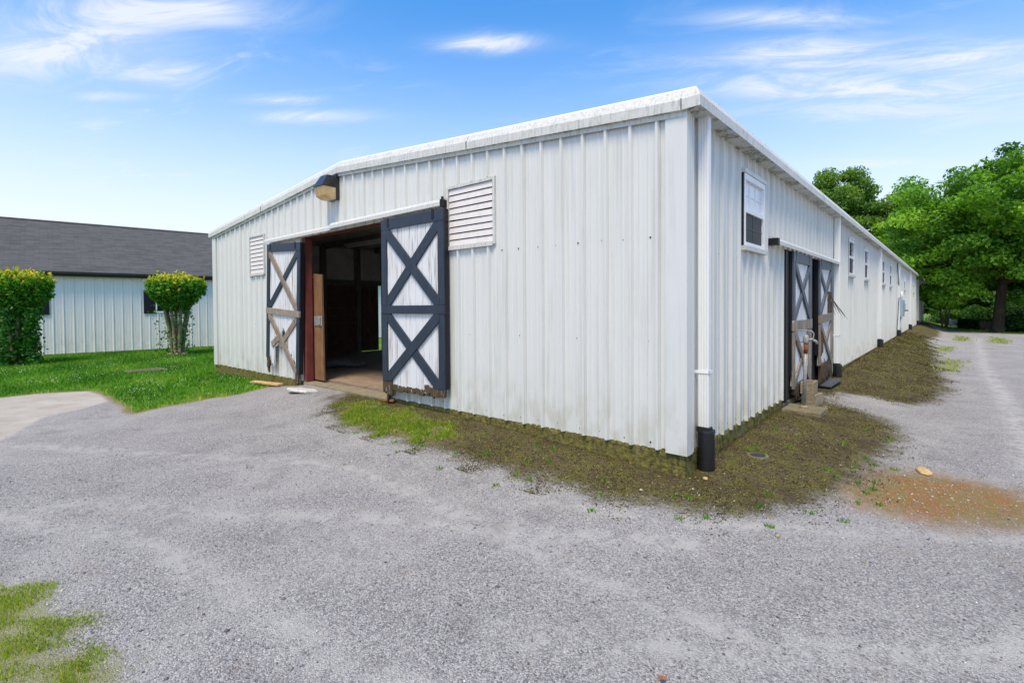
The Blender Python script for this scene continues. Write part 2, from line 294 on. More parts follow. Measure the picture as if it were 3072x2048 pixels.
def sdist(px, py, poly):     # signed distance, positive inside
    poly = np.asarray(poly, float); d = np.full(px.shape, 1e9); ins = np.zeros(px.shape, bool)
    for i in range(len(poly)):
        a = poly[i]; b = poly[(i + 1) % len(poly)]; e = b - a
        t = np.clip(((px - a[0]) * e[0] + (py - a[1]) * e[1]) / (e @ e + 1e-9), 0, 1)
        d = np.minimum(d, np.hypot(px - a[0] - t * e[0], py - a[1] - t * e[1]))
        c = ((a[1] > py) != (b[1] > py)) & (px < (b[0] - a[0]) * (py - a[1]) / (b[1] - a[1] + 1e-12) + a[0]); ins ^= c
    return np.where(ins, d, -d)
LAWN = [(-13.4, -9.5), (-12.9, -5.2), (-12.5, -4.21), (-12.6, -3.63), (-12.19, -2.79), (-11.39, -2.72), (-10.24, -2.76), (-9.38, -2.74), (-8.75, -2.87), (-8.38, -2.83), (-8.75, -2.3), (-9.0, -1.5), (-8.85, -.97), (-9.16, -.25), (-9.3, .1), (-9.3, 1.5), (-12.9, 1.5), (-13, 70), (-90, 70), (-90, -40), (-13.4, -40)]
FARLAWN = [(.3, 48.2), (1.3, 46.6), (2.6, 44.6), (4.2, 42.1), (7, 40.5), (30, 30), (90, 20), (90, 160), (-90, 160), (-13, 71), (-13, 53), (0, 53)]
CONC = [(-12.63, -3.7), (-12.15, -2.8), (-11.3, -2.76), (-10.3, -2.85), (-9.75, -3.31), (-9.34, -3.85), (-8.33, -4.2), (-7.3, -4.6), (-6.6, -6.5), (-8, -9), (-13, -9.5)]
MOSS = [(-6.3, -.46), (-5.2, -1.0), (-4.2, -1.12), (-2.66, -1.05), (-1.9, -1.07), (-.76, -1.0), (-.12, -.9), (.42, -.76), (.84, -.42), (1.2, .1), (1.38, 1.16), (1.5, 2.26), (1.55, 3.5), (1.38, 4.35), (1.0, 4.7), (.55, 5.0), (.31, 5.6), (.45, 6.3), (1.0, 6.4), (1.5, 6.2), (1.8, 6.9), (2.0, 8.6), (1.85, 12), (1.6, 17.9), (1.4, 22), (1.1, 27), (1.5, 33), (1.4, 40), (.6, 48), (-.6, 52), (-.6, .6), (-6.3, .6)]
RED = [(1.31, .66), (1.57, 1.55), (1.92, 1.75), (2.4, 1.68), (2.7, 1.3), (2.5, .86), (1.95, .42), (1.51, .4)]
BLG = [(-4.2, -6.2), (-2.62, -4.8), (-2.33, -4.62), (-1.95, -4.58), (-1.72, -4.47), (-1.58, -4.5), (-1.57, -4.58), (-1.35, -4.52), (-1.02, -4.4), (-.92, -4.5), (-1.0, -4.8), (-.6, -6.2)]
PATCH = [(-5.31, -.82), (-5.7, -.5), (-5.4, -.28), (-4.6, -.33), (-4.0, -.3), (-3.2, -.42), (-2.72, -.66), (-2.91, -.97), (-3.81, -1.02), (-4.52, -1.1)]
FARP = [[(2.0, 30), (2.5, 29), (2.75, 33), (2.3, 36)], [(3.35, 29), (3.9, 27.5), (4.3, 32), (3.8, 36)], [(4.9, 26), (7, 24), (8, 33), (5.2, 33)], [(1.7, 13), (2.15, 12.6), (2.3, 16), (1.9, 17)], [(1.5, 20), (2.0, 20.5), (2.1, 24), (1.6, 24)]]
TRACKS = [([(-7.4, -4.5), (-5.15, -3.1), (-3.85, -2.35), (-2.97, -2.03), (-2.19, -2.0), (-.87, -2.08), (.04, -2.14), (1.2, -2.2)], .15), ([(-4.2, -4.7), (-3.98, -4.11), (-2.72, -3.42), (-1.49, -2.5), (-.4, -1.9), (.6, -1.3)], .16),
          ([(-.8, -1.45), (-.19, -1.2), (.46, -.93), (1.31, -.42), (2.46, .4), (3.4, 1.6), (3.7, 4), (3.6, 8)], .12), ([(-4.2, -4.7), (-2.79, -4.02), (-2.0, -3.88), (-1.01, -3.76), (-.3, -3.7), (.9, -3.3)], .14),
          ([(2.72, 2.6), (2.76, 5), (2.77, 9), (2.73, 15), (2.9, 24), (3.1, 33)], .165), ([(.2, -3.0), (1.2, -2.3), (2.2, -1.5), (3.2, .2)], .14), ([(4.4, 4), (4.4, 9), (4.3, 15), (4.4, 24)], .2)]
def pathdist(px, py, pts):
    d = np.full(px.shape, 1e9)
    for a, b in zip(pts[:-1], pts[1:]):
        a = np.array(a); b = np.array(b); e = b - a; t = np.clip(((px - a[0]) * e[0] + (py - a[1]) * e[1]) / (e @ e), 0, 1)
        d = np.minimum(d, np.hypot(px - a[0] - t * e[0], py - a[1] - t * e[1]))
    return d
def axis(segs):
    out = []
    for a, b, st in segs: out += list(np.arange(a, b, st))
    out.append(segs[-1][1]); return np.array(out)
gx = axis([(-900, -90, 90), (-90, -30, 6), (-30, -14, .5), (-14, -8, .16), (-8, 4, .06), (4, 10, .2), (10, 30, 2), (30, 90, 6), (90, 900, 90)])
gy = axis([(-900, -90, 90), (-90, -12, 6), (-12, -6, .4), (-6, 6, .06), (6, 20, .16), (20, 60, .5), (60, 120, 5), (120, 900, 80)])
GX, GY = np.meshgrid(gx, gy); fx = GX.ravel(); fy = GY.ravel(); fz = gz(fx, fy)
nx, ny = len(gx), len(gy); idx = np.arange(nx * ny).reshape(ny, nx)
GF = np.stack([idx[:-1, :-1], idx[:-1, 1:], idx[1:, 1:], idx[1:, :-1]], -1).reshape(-1, 4)
cl = lambda a: np.clip(a, -1, 1)
a_lawn = cl(np.maximum(sdist(fx, fy, LAWN), sdist(fx, fy, FARLAWN)))
a_yel = cl(np.max([sdist(fx, fy, q) for q in FARP + [PATCH, BLG]], 0))
a_track = np.max([np.exp(-(pathdist(fx, fy, pts) / (w * 1.05)) ** 2) * (1.35 if w == .165 else 1) for pts, w in TRACKS], 0)
gmat, nt, b = mat('ground', .95, .15); P = pos(nt)
n_big = noise(nt, P, .9, 4, .6); n_mid = noise(nt, P, 4.5, 4, .6); n_edge = noise(nt, P, 9, 5, .65); n_fine = noise(nt, P, 70, 3, .7); n_sp = noise(nt, P, 150, 2, .7)
v_st = voro(nt, P, 125); sv = N(nt, 'ShaderNodeSeparateColor'); nt.links.new(v_st, sv.inputs[0])
v_d = voro(nt, P, 125, 'F1', 'Distance')
grav = ramp(nt, sv.outputs[0], [(0, (.075, .074, .078)), (.35, (.27, .262, .26)), (.72, (.46, .445, .43)), (1, (.72, .70, .67))])
grav = mix(nt, .35, grav, ramp(nt, n_fine, [(.28, (.09, .09, .10)), (.72, (.56, .545, .535))]))
patch_l = mrange(nt, n_big, .42, .66); dusty = mth(nt, 'MAXIMUM', mth(nt, 'MULTIPLY', patch_l, .45), mth(nt, 'MULTIPLY', attr(nt, 'track'), mrange(nt, mix(nt, .5, n_mid, n_edge), .38, .60, .10, 1.0)))
grav = mix(nt, mth(nt, 'MULTIPLY', dusty, .74, clamp=True), grav, mix(nt, n_sp, (.40, .395, .38, 1), (.64, .625, .59, 1)))
grav = mix(nt, mrange(nt, noise(nt, P, 1.7, 5, .65), .53, .70, 0, .55), grav, mix(nt, 1, grav, (.62, .61, .62, 1), 'MULTIPLY'))
grav = mix(nt, mrange(nt, noise(nt, P, 2.6, 5, .6), .60, .72, 0, .35), grav, (.34, .30, .245, 1))
def edge(name, amp, soft, lo=0.): return mrange(nt, mth(nt, 'ADD', attr(nt, name), mth(nt, 'MULTIPLY', mth(nt, 'SUBTRACT', mix(nt, .4, n_edge, n_fine), .5), amp)), lo - soft, lo + soft)
redc = mix(nt, ramp(nt, n_fine, [(.3, 0), (.7, 1)]), (.15, .066, .018, 1), (.42, .20, .048, 1))
redc = mix(nt, mrange(nt, n_mid, .40, .60, 0, .9), redc, (.23, .17, .045, 1))
redc = mix(nt, mrange(nt, noise(nt, P, 14, 5, .7), .5, .66, 0, .7), redc, mix(nt, n_sp, (.10, .06, .03, 1), (.50, .36, .20, 1)))
grav = mix(nt, 1, grav, (.93, .915, .89, 1), 'MULTIPLY')
colr = mix(nt, mth(nt, 'MULTIPLY', edge('red', .9, .30, -.12), .92), grav, redc)
mossc = mix(nt, ramp(nt, n_fine, [(.32, 0), (.68, 1)]), (.030, .025, .012, 1), (.155, .125, .055, 1))
mossc = mix(nt, mth(nt, 'MULTIPLY', mrange(nt, noise(nt, P, 5, 5, .65), .46, .60), .85), mossc, mix(nt, n_sp, (.05, .052, .010, 1), (.19, .18, .028, 1)))
mossc = mix(nt, mrange(nt, noise(nt, P, 17, 4, .65), .52, .66, 0, .75), mossc, (.026, .021, .012, 1))
mossc = mix(nt, mrange(nt, n_sp, .56, .66, 0, .8), mossc, (.36, .30, .19, 1))
mossc = mix(nt, mrange(nt, noise(nt, P, 2.2, 6, .7), .60, .78, 0, .6), mossc, grav)
mossc = mix(nt, mrange(nt, noise(nt, P, 1.5, 5, .65), .47, .62, 0, .7), mossc, mix(nt, n_fine, (.020, .014, .009, 1), (.125, .088, .052, 1)))
colr = mix(nt, mrange(nt, mth(nt, 'ADD', attr(nt, 'moss'), mth(nt, 'MULTIPLY', mth(nt, 'SUBTRACT', mix(nt, .45, noise(nt, P, 3.2, 6, .7), n_fine), .5), 1.5)), -.16, .22), colr, mossc)
conc = mix(nt, ramp(nt, noise(nt, P, 2.4, 6, .65), [(.3, 0), (.7, 1)]), (.42, .36, .29, 1), (.56, .52, .46, 1)); conc = mix(nt, mrange(nt, n_sp, .5, .7, 0, .3), conc, (.30, .27, .24, 1))
colr = mix(nt, edge('conc', .35, .05), colr, conc)
lawnc = mix(nt, ramp(nt, noise(nt, P, 1.3, 5, .6), [(.35, 0), (.65, 1)]), (.075, .19, .014, 1), (.20, .33, .035, 1)); lawnc = mix(nt, ramp(nt, n_fine, [(.3, 0), (.75, .6)]), lawnc, (.026, .070, .008, 1))
lawnc = mix(nt, mrange(nt, noise(nt, P, 2.0, 4, .6), .60, .70, 0, .55), lawnc, (.30, .26, .10, 1))
drye = mix(nt, n_fine, (.17, .12, .06, 1), (.36, .30, .15, 1))
colr = mix(nt, edge('lawn', .35, .07, -.06), colr, drye)
colr = mix(nt, edge('lawn', .35, .06, .05), colr, lawnc)
yel = mix(nt, n_edge, (.20, .17, .08, 1), (.26, .29, .06, 1))
colr = mix(nt, mth(nt, 'MULTIPLY', edge('yel', .8, .12), .7), colr, yel)
S(nt, b.inputs['Base Color'], colr)
hgt = mth(nt, 'ADD', mth(nt, 'MULTIPLY', v_d, -.8), mth(nt, 'MULTIPLY', n_fine, .6)); bump(nt, b, hgt, .85, .014)
ground = npmesh('ground', np.stack([fx, fy, fz], 1), GF, gmat, None, {'lawn': a_lawn, 'moss': cl(sdist(fx, fy, MOSS)), 'conc': cl(sdist(fx, fy, CONC)), 'red': cl(sdist(fx, fy, RED)), 'yel': a_yel, 'track': a_track}, True)
tag(ground, kind='structure')

# ------------------------------------------------------------------ barn
W = 13.12; L = 51.4; H = 3.45; SL = .084; XR = -W / 2; TOPZ = 3.47
def ztop(x):
    x = max(min(x, 0), -W); return H + SL * (W / 2 - abs(x - XR))
barn = tag(empty('barn'), 'long white corrugated metal barn with open sliding doors and low gable', 'barn')
def profile():
    pts = [(0, 0)]
    for k in range(3):
        c = .03 + k * .3048
        pts += [(c - .028, 0), (c - .014, .039), (c + .014, .039), (c + .028, 0)]
        for q in (.105, .205): pts += [(c + q - .016, 0), (c + q - .008, .006), (c + q + .008, .006), (c + q + .016, 0)]
    pts.append((.9144, 0)); o = []
    for p in pts:
        if not o or p[0] > o[-1][0] + 1e-5: o.append(p)
    return o
PROF = profile(); PU = [p[0] for p in PROF]; PD = [p[1] for p in PROF]
def panel(name, u0, u1, start, top, opens, place, material, zb=0.0, parent=None):
    """one sheet from u0 to u1 (distance along the wall); start = sheet's own phase"""
    us = sorted({round(v, 5) for v in [u0, u1] + [start + .9144 * kk + p for kk in range(int((u1 - start) / .9144) + 1) for p in PU] + [e for o in opens for e in o[:2]] if u0 - 1e-6 <= v <= u1 + 1e-6})
    m = MB(); off = lambda u: float(np.interp((u - start) % .9144, PU, PD))
    for a, c in zip(us[:-1], us[1:]):
        if c - a < 1e-4: continue
        mid = (a + c) / 2; iv = [(zb, None)]
        for (oa, ob, za, zz) in opens:
            if oa <= mid <= ob:
                nv = []
                for lo, hi in iv:
                    hh = 99 if hi is None else hi
                    if zz <= lo or za >= hh: nv.append((lo, hi)); continue
                    if za > lo + .002: nv.append((lo, za))
                    if hh > zz: nv.append((zz, hi))
                iv = nv
        for lo, hi in iv:
            ta, tc = (top(a), top(c)) if hi is None else (hi, hi)
            m.quad(place(a, off(a), lo), place(c, off(c), lo), place(c, off(c), tc), place(a, off(a), ta))
    if not m.f: return None
    return m.build(name, material, parent)
fplace = lambda u, d, z: (-u, -d, z)
rplace = lambda u, d, z: (d, u, z)
lplace = lambda u, d, z: (-W - d, u, z)
FO = [(5.0, 8.10, -1, 2.96), (2.60, 3.57, 2.36, 3.27), (9.86, 10.69, 2.31, 3.22)]
u = .17; st0 = .256 - .9144; kp = 0
while u < W - .13:
    e = min(u + .9144 if u > .2 else .256, W - .12)
    panel('wall_panel', u, e, u if u > .2 else st0, lambda q: ztop(-q) + .05, [o for o in FO if o[1] > u and o[0] < e], (lambda q, d, z, o_=.0025 * (kp % 2): (-q, -d - o_, z)), M['siding'], 0, barn); u = e; kp += 1
WIN = [(1.79, 2.70), (10.3, 11.22), (13.33, 14.2), (18.35, 19.3), (21.25, 22.2), (29.4, 30.35), (34.8, 35.75), (37.65, 38.6)]
WZ0, WZ1 = 2.27, 3.19
RO = [(a, b_, WZ0, WZ1) for a, b_ in WIN] + [(3.86, 7.98, -1, 2.40)]
u = .10; k = 0; proto = None
while u < L - .11:
    e = min(u + .9144, L - .1); oo = [o for o in RO if o[1] > u and o[0] < e]
    if not oo and e - u > .9 and proto is not None: copy_obj(proto, barn, (0, u - pu, 0))
    else:
        o_ = panel('wall_panel', u, e, u, lambda q: TOPZ, oo, rplace, M['siding'], 0, barn)
        if not oo and proto is None: proto = o_; pu = u
    u = e
# left wall of the barn (its outside is never seen; the inside shows through the door)
panel('left_wall', 0, L, 0, lambda q: TOPZ, [(4.45, 6.7, -1, 2.3)], lplace, M['siding2'], 0, barn)
MB().box(-W, 0, L, L + .03, -.1, 3.9).build('back_wall', M['siding2'], barn)
# corner trims
def corner_trim(xc, sgn):
    pr = [(-.19 * sgn, -.005), (-.19 * sgn, -.037), (.040 * sgn, -.040), (.040 * sgn, .10), (.004 * sgn, .10)]
    m = MB(); m.sweep([[(xc + px, py, z) for px, py in pr] for z in (0.0 - .01, 1.8, H + .03)]); return m.build('corner_trim', M['siding'], barn)
corner_trim(0, 1); corner_trim(-W, -1)
# foundation, poured concrete with a rough face
def found(ua, ub, face, nm, flip=1):
    m = MB(); nu = max(2, int((ub - ua) / .09)); zz = [-.75, -.3, -.22, -.15, -.09, -.04, 0.0, .02]
    rows = []
    for i in range(nu + 1):
        uu = ua + (ub - ua) * i / nu
        r = []
        for j, z in enumerate(zz):
            n_ = mnoise.noise(Vector((uu * 3.1, z * 6 + flip, 2.7))) * .010 + mnoise.noise(Vector((uu * 11, z * 19, flip))) * .008
            r.append(face(uu, .004 + n_ + (-.012 if j == len(zz) - 1 else 0), z + (.012 * mnoise.noise(Vector((uu * 8, 1, 1))) if j >= len(zz) - 2 else 0)))
        r.append(face(uu, -.25, zz[-1])); rows.append(r)
    m.sweep(rows); return m.build(nm, M['conc'], barn, True)
found(8.0, W + .01, lambda u, d, z: (-u, -d, z), 'foundation', 1); found(-.012, 5.05, lambda u, d, z: (-u, -d, z), 'foundation', 2)
found(-.012, 3.84, lambda u, d, z: (d + .008, u, z), 'foundation', 3); found(8.0, L, lambda u, d, z: (d + .008, u, z), 'foundation', 4)
MB().box(-8.02, -4.9, -.05, .3, -.5, -.018).build('door_threshold', M['conc_plain'], barn, bevel=.012)
MB().box(-.35, .03, 3.84, 8.0, -.5, -.06).build('door_threshold', M['slab'], barn, bevel=.012)
MB().box(-W + .1, -.05, .31, L - .1, -.3, .02).build('barn_floor', m_concrete('dusty_floor', 0, (.40, .30, .21)), barn)
# roof: sheet with ribs, both slopes
for s_ in (1, -1):
    xe = .12 if s_ > 0 else -W - .12
    m = MB(); pr = []
    y = -.02
    while y < L + .1:
        pr += [(y, 0), (y + .02, .03), (y + .045, .03), (y + .065, 0)]; y += .3048 * 2
    m.sweep([[(XR, yy, H + .20 + SL * W / 2 + dz_) for yy, dz_ in pr], [(xe, yy, H + .195 + dz_) for yy, dz_ in pr]]); m.build('roof_panel', M['siding2'], barn)
# rake trim on the gable, in lengths
RK = [(-.044, -.055), (-.044, -.004), (-.08, 0), (-.08, .10), (-.028, .20), (.25, .222)]
def rake(xa, xb, enda=None, endb=None, grow=0):
    def ring(x, mit):
        r = []
        for (y, dz_) in RK:
            xx = x
            if mit: xx = mit * (({-.08: .19, -.028: .137}.get(y, .0)) if y < .2 else -.05) + (0 if mit > 0 else -W)
            r.append((xx, y - grow, ztop(xx) + dz_ + (grow if dz_ > 0 else 0)))
        return r
    return MB().sweep([ring(xa, enda), ring(xb, endb)]).build('rake_trim', M['trim'], barn)
rake(-.004, 0, None, 1, .004); rake(-3.09, -.002); rake(-6.56, -3.085, grow=.003); rake(-9.9, -6.57); rake(-13.1, -9.895, grow=.003); rake(-13.12, -13.08, -1, None)
for xs_ in (-3.088, -.003, -9.897): MB().box(xs_ - .004, xs_ + .004, -.0865, -.06, ztop(xs_) + .002, ztop(xs_) + .112).build('trim_joint', M['darkgap'], barn)
# eave gutter with flat soffit
def gutter(ya, yb, side=1, mitre=False, grow=0, nm='eave_gutter'):
    pr = [(-.02, H + .0), (.19 + grow, H + .0), (.19 + grow, H + .10), (.137, H + .20 + grow), (-.05, H + .215)]
    ring = lambda y, mt: [((px if side > 0 else -W - px), (y if not mt else {.19: -.08, .137: -.028}.get(round(px, 3), 0.0)), z) for px, z in pr]
    return MB().sweep([ring(ya, mitre), ring(yb, False)]).build(nm, M['trim'], barn)
y = 0; k = 0
while y < L - .5:
    e = min(y + 6.1, L + .06); gutter(y if k == 0 else y - .004, e, 1, k == 0, .003 * (k % 2)); y = e; k += 1
gutter(0, L, -1, True)
# screw heads
sc = MB()
def screw(p, r=.007, ax=1):
    a = [(math.cos(t) * r, math.sin(t) * r) for t in [i * math.pi / 3 for i in range(6)]]
    b0 = len(sc.v)
    for q in a: sc.v.append((p[0] + q[0], p[1], p[2] + q[1]) if ax else (p[0], p[1] + q[0], p[2] + q[1]))
    sc.f.append(tuple(range(b0, b0 + 6)))
for k in range(40):
    xx = -.36 - k * .3048
    if xx < -W + .15: break
    for z_ in (.075, 1.12, 2.25):
        if -8.12 < xx < -4.95 and z_ < 2.9: continue
        if z_ == 1.12 and k % 3: continue
        if -3.6 < xx < -2.5 and z_ > 2.2: continue
        screw((xx + random.uniform(-.03, .03), -.0085, z_ + random.uniform(-.02, .02)), random.choice([.006, .008, .011]))
for k in range(60):
    yy = .35 + k * .3048
    for z_ in (.09, 1.12, 2.1):
        if 3.7 < yy < 8.1 or (z_ == 1.12 and k % 2): continue
        screw((.0085, yy + random.uniform(-.02, .02), z_), random.choice([.006, .008]), 0)
tag(sc.build('screw_heads', M['darkgap'], barn), kind='stuff')

# louvred vents on the gable
def vent(xa, xb, za, zb_):
    f = MB(); t = .035; y0, y1 = -.042, .03
    f.box(xa - t, xa, y0, y1, za - t, zb_ + t).box(xb, xb + t, y0, y1, za - t, zb_ + t).box(xa, xb, y0, y1, zb_, zb_ + t + .01).box(xa, xb, y0 - .01, y1, za - t - .02, za)
    fr = f.build('louvre_vent', M['trim'], barn, bevel=.003)
    MB().box(xa, xb, .022, .028, za, zb_).build('backing', M['darkgap'], fr)
    n = 9; hh = (zb_ - za) / n
    for i in range(n):
        z0 = za + i * hh + .006; z1 = za + (i + 1) * hh - .006; tl = random.uniform(-.008, .008) if i == 4 else 0
        MB().prism([(0, 0)], 0, 0) if False else None
        m = MB(); xa_, xb_ = xa + .008, xb - .008
        m.sweep([[(x, -.030, z0 + s), (x, -.018, z1 + s), (x, -.010, z1 + s), (x, -.022, z0 + s)] for x, s in ((xa_, -tl), (xb_, tl))], True)
        m.build('slat', M['louver'], fr)
vent(-3.52, -2.63, 2.39, 3.22); vent(-10.66, -9.90, 2.33, 3.19)

# windows on the long wall
def window(ya, yb, kind, i):
    f = MB(); x0, x1 = -.05, .045; t = .05
    f.box(x0, x1, ya, ya + t, WZ0, WZ1).box(x0, x1, yb - t, yb, WZ0, WZ1).box(x0, x1, ya + t, yb - t, WZ1 - t * 1.5, WZ1).box(x0, x1, ya + t, yb - t, WZ0, WZ0 + t)
    zm = (WZ0 + WZ1) / 2; f.box(x0, .038, ya + t, yb - t, zm - .03, zm + .03)
    fr = f.build('window', M['frame'], barn, bevel=.003)
    MB().box(-.004, .058, ya - .03, yb + .05, WZ1 + .002, WZ1 + .055).build('head_trim', M['siding'], fr); MB().box(-.004, .07, ya - .03, yb + .05, WZ0 - .06, WZ0 - .002).build('sill', M['trim'], fr)
    MB().box(-.004, .036, ya - .022, ya - .003, WZ0 - .03, WZ1 + .02).build('side_trim_or_gap_shade', M['black'] if i < 2 else M['trim'], fr); MB().box(-.004, .05, yb + .003, yb + .045, WZ0 - .03, WZ1 + .02).build('side_trim_or_gap_shade', M['siding'], fr)  # first two windows: black near strip is the gap's shadow put into colour
    a, b_ = ya + t, yb - t
    up = MB().box(-.02, .002, a, b_, zm + .03, WZ1 - t * 1.5).build('pane', M['boarded'] if kind == 'w' else M['glass'], fr)
    lo = MB().box(-.01, .012, a, b_, WZ0 + t, zm - .03).build('insect_screen', M['screen'], fr)
    mu = MB(); w3 = (b_ - a) / 3; zu = (zm + .03 + WZ1 - t * 1.5) / 2
    for q in (1, 2): mu.box(.002, .01, a + q * w3 - .008, a + q * w3 + .008, zm + .03, WZ1 - t * 1.5)
    mu.box(.002, .0096, a, b_, zu - .008, zu + .008); mu.build('muntin', M['frame'] if kind == 'w' else M['muntin_dark'] if kind == 'g' else M['frame'], fr)
    mu = MB(); zl = (WZ0 + t + zm - .03) / 2
    mu.box(.012, .017, (a + b_) / 2 - .008, (a + b_) / 2 + .008, WZ0 + t, zm - .03).box(.012, .0165, a, b_, zl - .008, zl + .008); mu.build('muntin', M['muntin_dark'], fr)
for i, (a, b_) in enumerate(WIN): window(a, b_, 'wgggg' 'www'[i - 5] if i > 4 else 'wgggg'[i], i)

# downspouts and drain boots
DSP = [.26, 8.22, 16.9, 25.0, 33.5, 42.3, 50.6]
boot_words = ['tall black corrugated drain pipe under the downspout at the near barn corner', 'black corrugated drain pipe under the downspout beside the side doors', 'black drain boot under the third downspout along the long barn wall', 'black drain boot under the fourth downspout, at the foot of the hanging cable', 'black drain boot under the fifth downspout along the long barn wall', 'small black drain boot under the second last downspout of the barn']
for i, y0 in enumerate(DSP):
    g = g1(.1, y0 + .04); zb_ = .24 if i == 0 else (.16 if i < 6 else .12)
    zb_ = max(zb_, g + .30) if i < 6 else zb_
    pr = []
    x0, x1, ya, yb = .034, .145, y0, y0 + .07
    for q in range(9): pr.append((x0 + (x1 - x0) * q / 8, ya - (.004 if q % 2 else 0)))
    for q in range(5): pr.append((x1 + (.003 if q % 2 else 0), ya + (yb - ya) * q / 4))
    pr += [(x0, yb)]
    ds = MB().sweep([[(px, py, z) for px, py in pr] for z in (zb_, H + .002)], True).build('downspout', M['spout'], barn)
    for z_ in ((.82, ) if i < 2 else (.82, 2.4)): MB().box(.0, .153, y0 - .009, y0 - .005, z_ - .016, z_ + .016).box(.149, .153, y0 - .009, y0 + .1, z_ - .016, z_ + .016).build('strap', M['frame'], ds)
    if i == 6:
        MB().tube([(.09, y0 + .03, zb_ + .02), (.10, y0 + .02, .03), (.22, y0 - .02, -.03), (.42, y0 - .06, -.05)], .055, 8).build('elbow', M['spout'], ds); continue
    e = empty('drain_pipe', (.105, y0 + .045, g)); tag(e, boot_words[i], 'drain pipe', 'drain pipes along the barn wall')
    hgt_ = zb_ - .05 - g; r0 = .083 if i < 2 else .10; n = int((hgt_ + .08) / .011); path = []; rad = []
    for q in range(n + 1):
        path.append((0, 0, -.08 + q * (hgt_ + .08) / n)); rad.append(r0 + (.006 if q % 2 else -.004))
    MB().tube(path, rad, 20).build('corrugated_pipe', M['plastic'], e, True)
    MB().box(-.085, .055, -.06, .035, hgt_ + .002, hgt_ + .055).build('adaptor', M['plastic'], e, bevel=.006)
    MB().tube([(0, 0, hgt_ - .004), (0, 0, hgt_ + .022)], [r0 + .008, r0 + .004], 20).build('cap', M['plastic'], e)

# sliding doors ------------------------------------------------------------
def clip(poly, x0, x1, z0, z1):
    for ax, v, s in ((0, x0, 1), (0, x1, -1), (1, z0, 1), (1, z1, -1)):
        out = []
        for i in range(len(poly)):
            a, b_ = poly[i], poly[(i + 1) % len(poly)]; da, db = s * (a[ax] - v), s * (b_[ax] - v)
            if da >= 0: out.append(a)
            if (da >= 0) != (db >= 0):
                t = da / (da - db); out.append((a[0] + t * (b_[0] - a[0]), a[1] + t * (b_[1] - a[1])))
        poly = out
    return poly
def brace(x0, x1, z0, z1, wid, up, part=(0, 1)):
    a, b_ = ((x0, z0), (x1, z1)) if up else ((x0, z1), (x1, z0))
    d = Vector((b_[0] - a[0], b_[1] - a[1])); n = Vector((-d.y, d.x)).normalized() * wid / 2; d_ = d.normalized() * wid
    A = Vector(a) + d * part[0] - (d_ if part[0] == 0 else d_ * 0); B = Vector(a) + d * part[1] + (d_ if part[1] == 1 else d_ * 0)
    return clip([tuple(A - n), tuple(B - n), tuple(B + n), tuple(A + n)], x0, x1, z0, z1)
def jag(xa, xb, z, depth, n=6, r=random):
    """irregular bottom edge from xa to xb (left to right)"""
    return [(xa + (xb - xa) * i / n, z + r.uniform(-depth, depth)) for i in range(n + 1)]
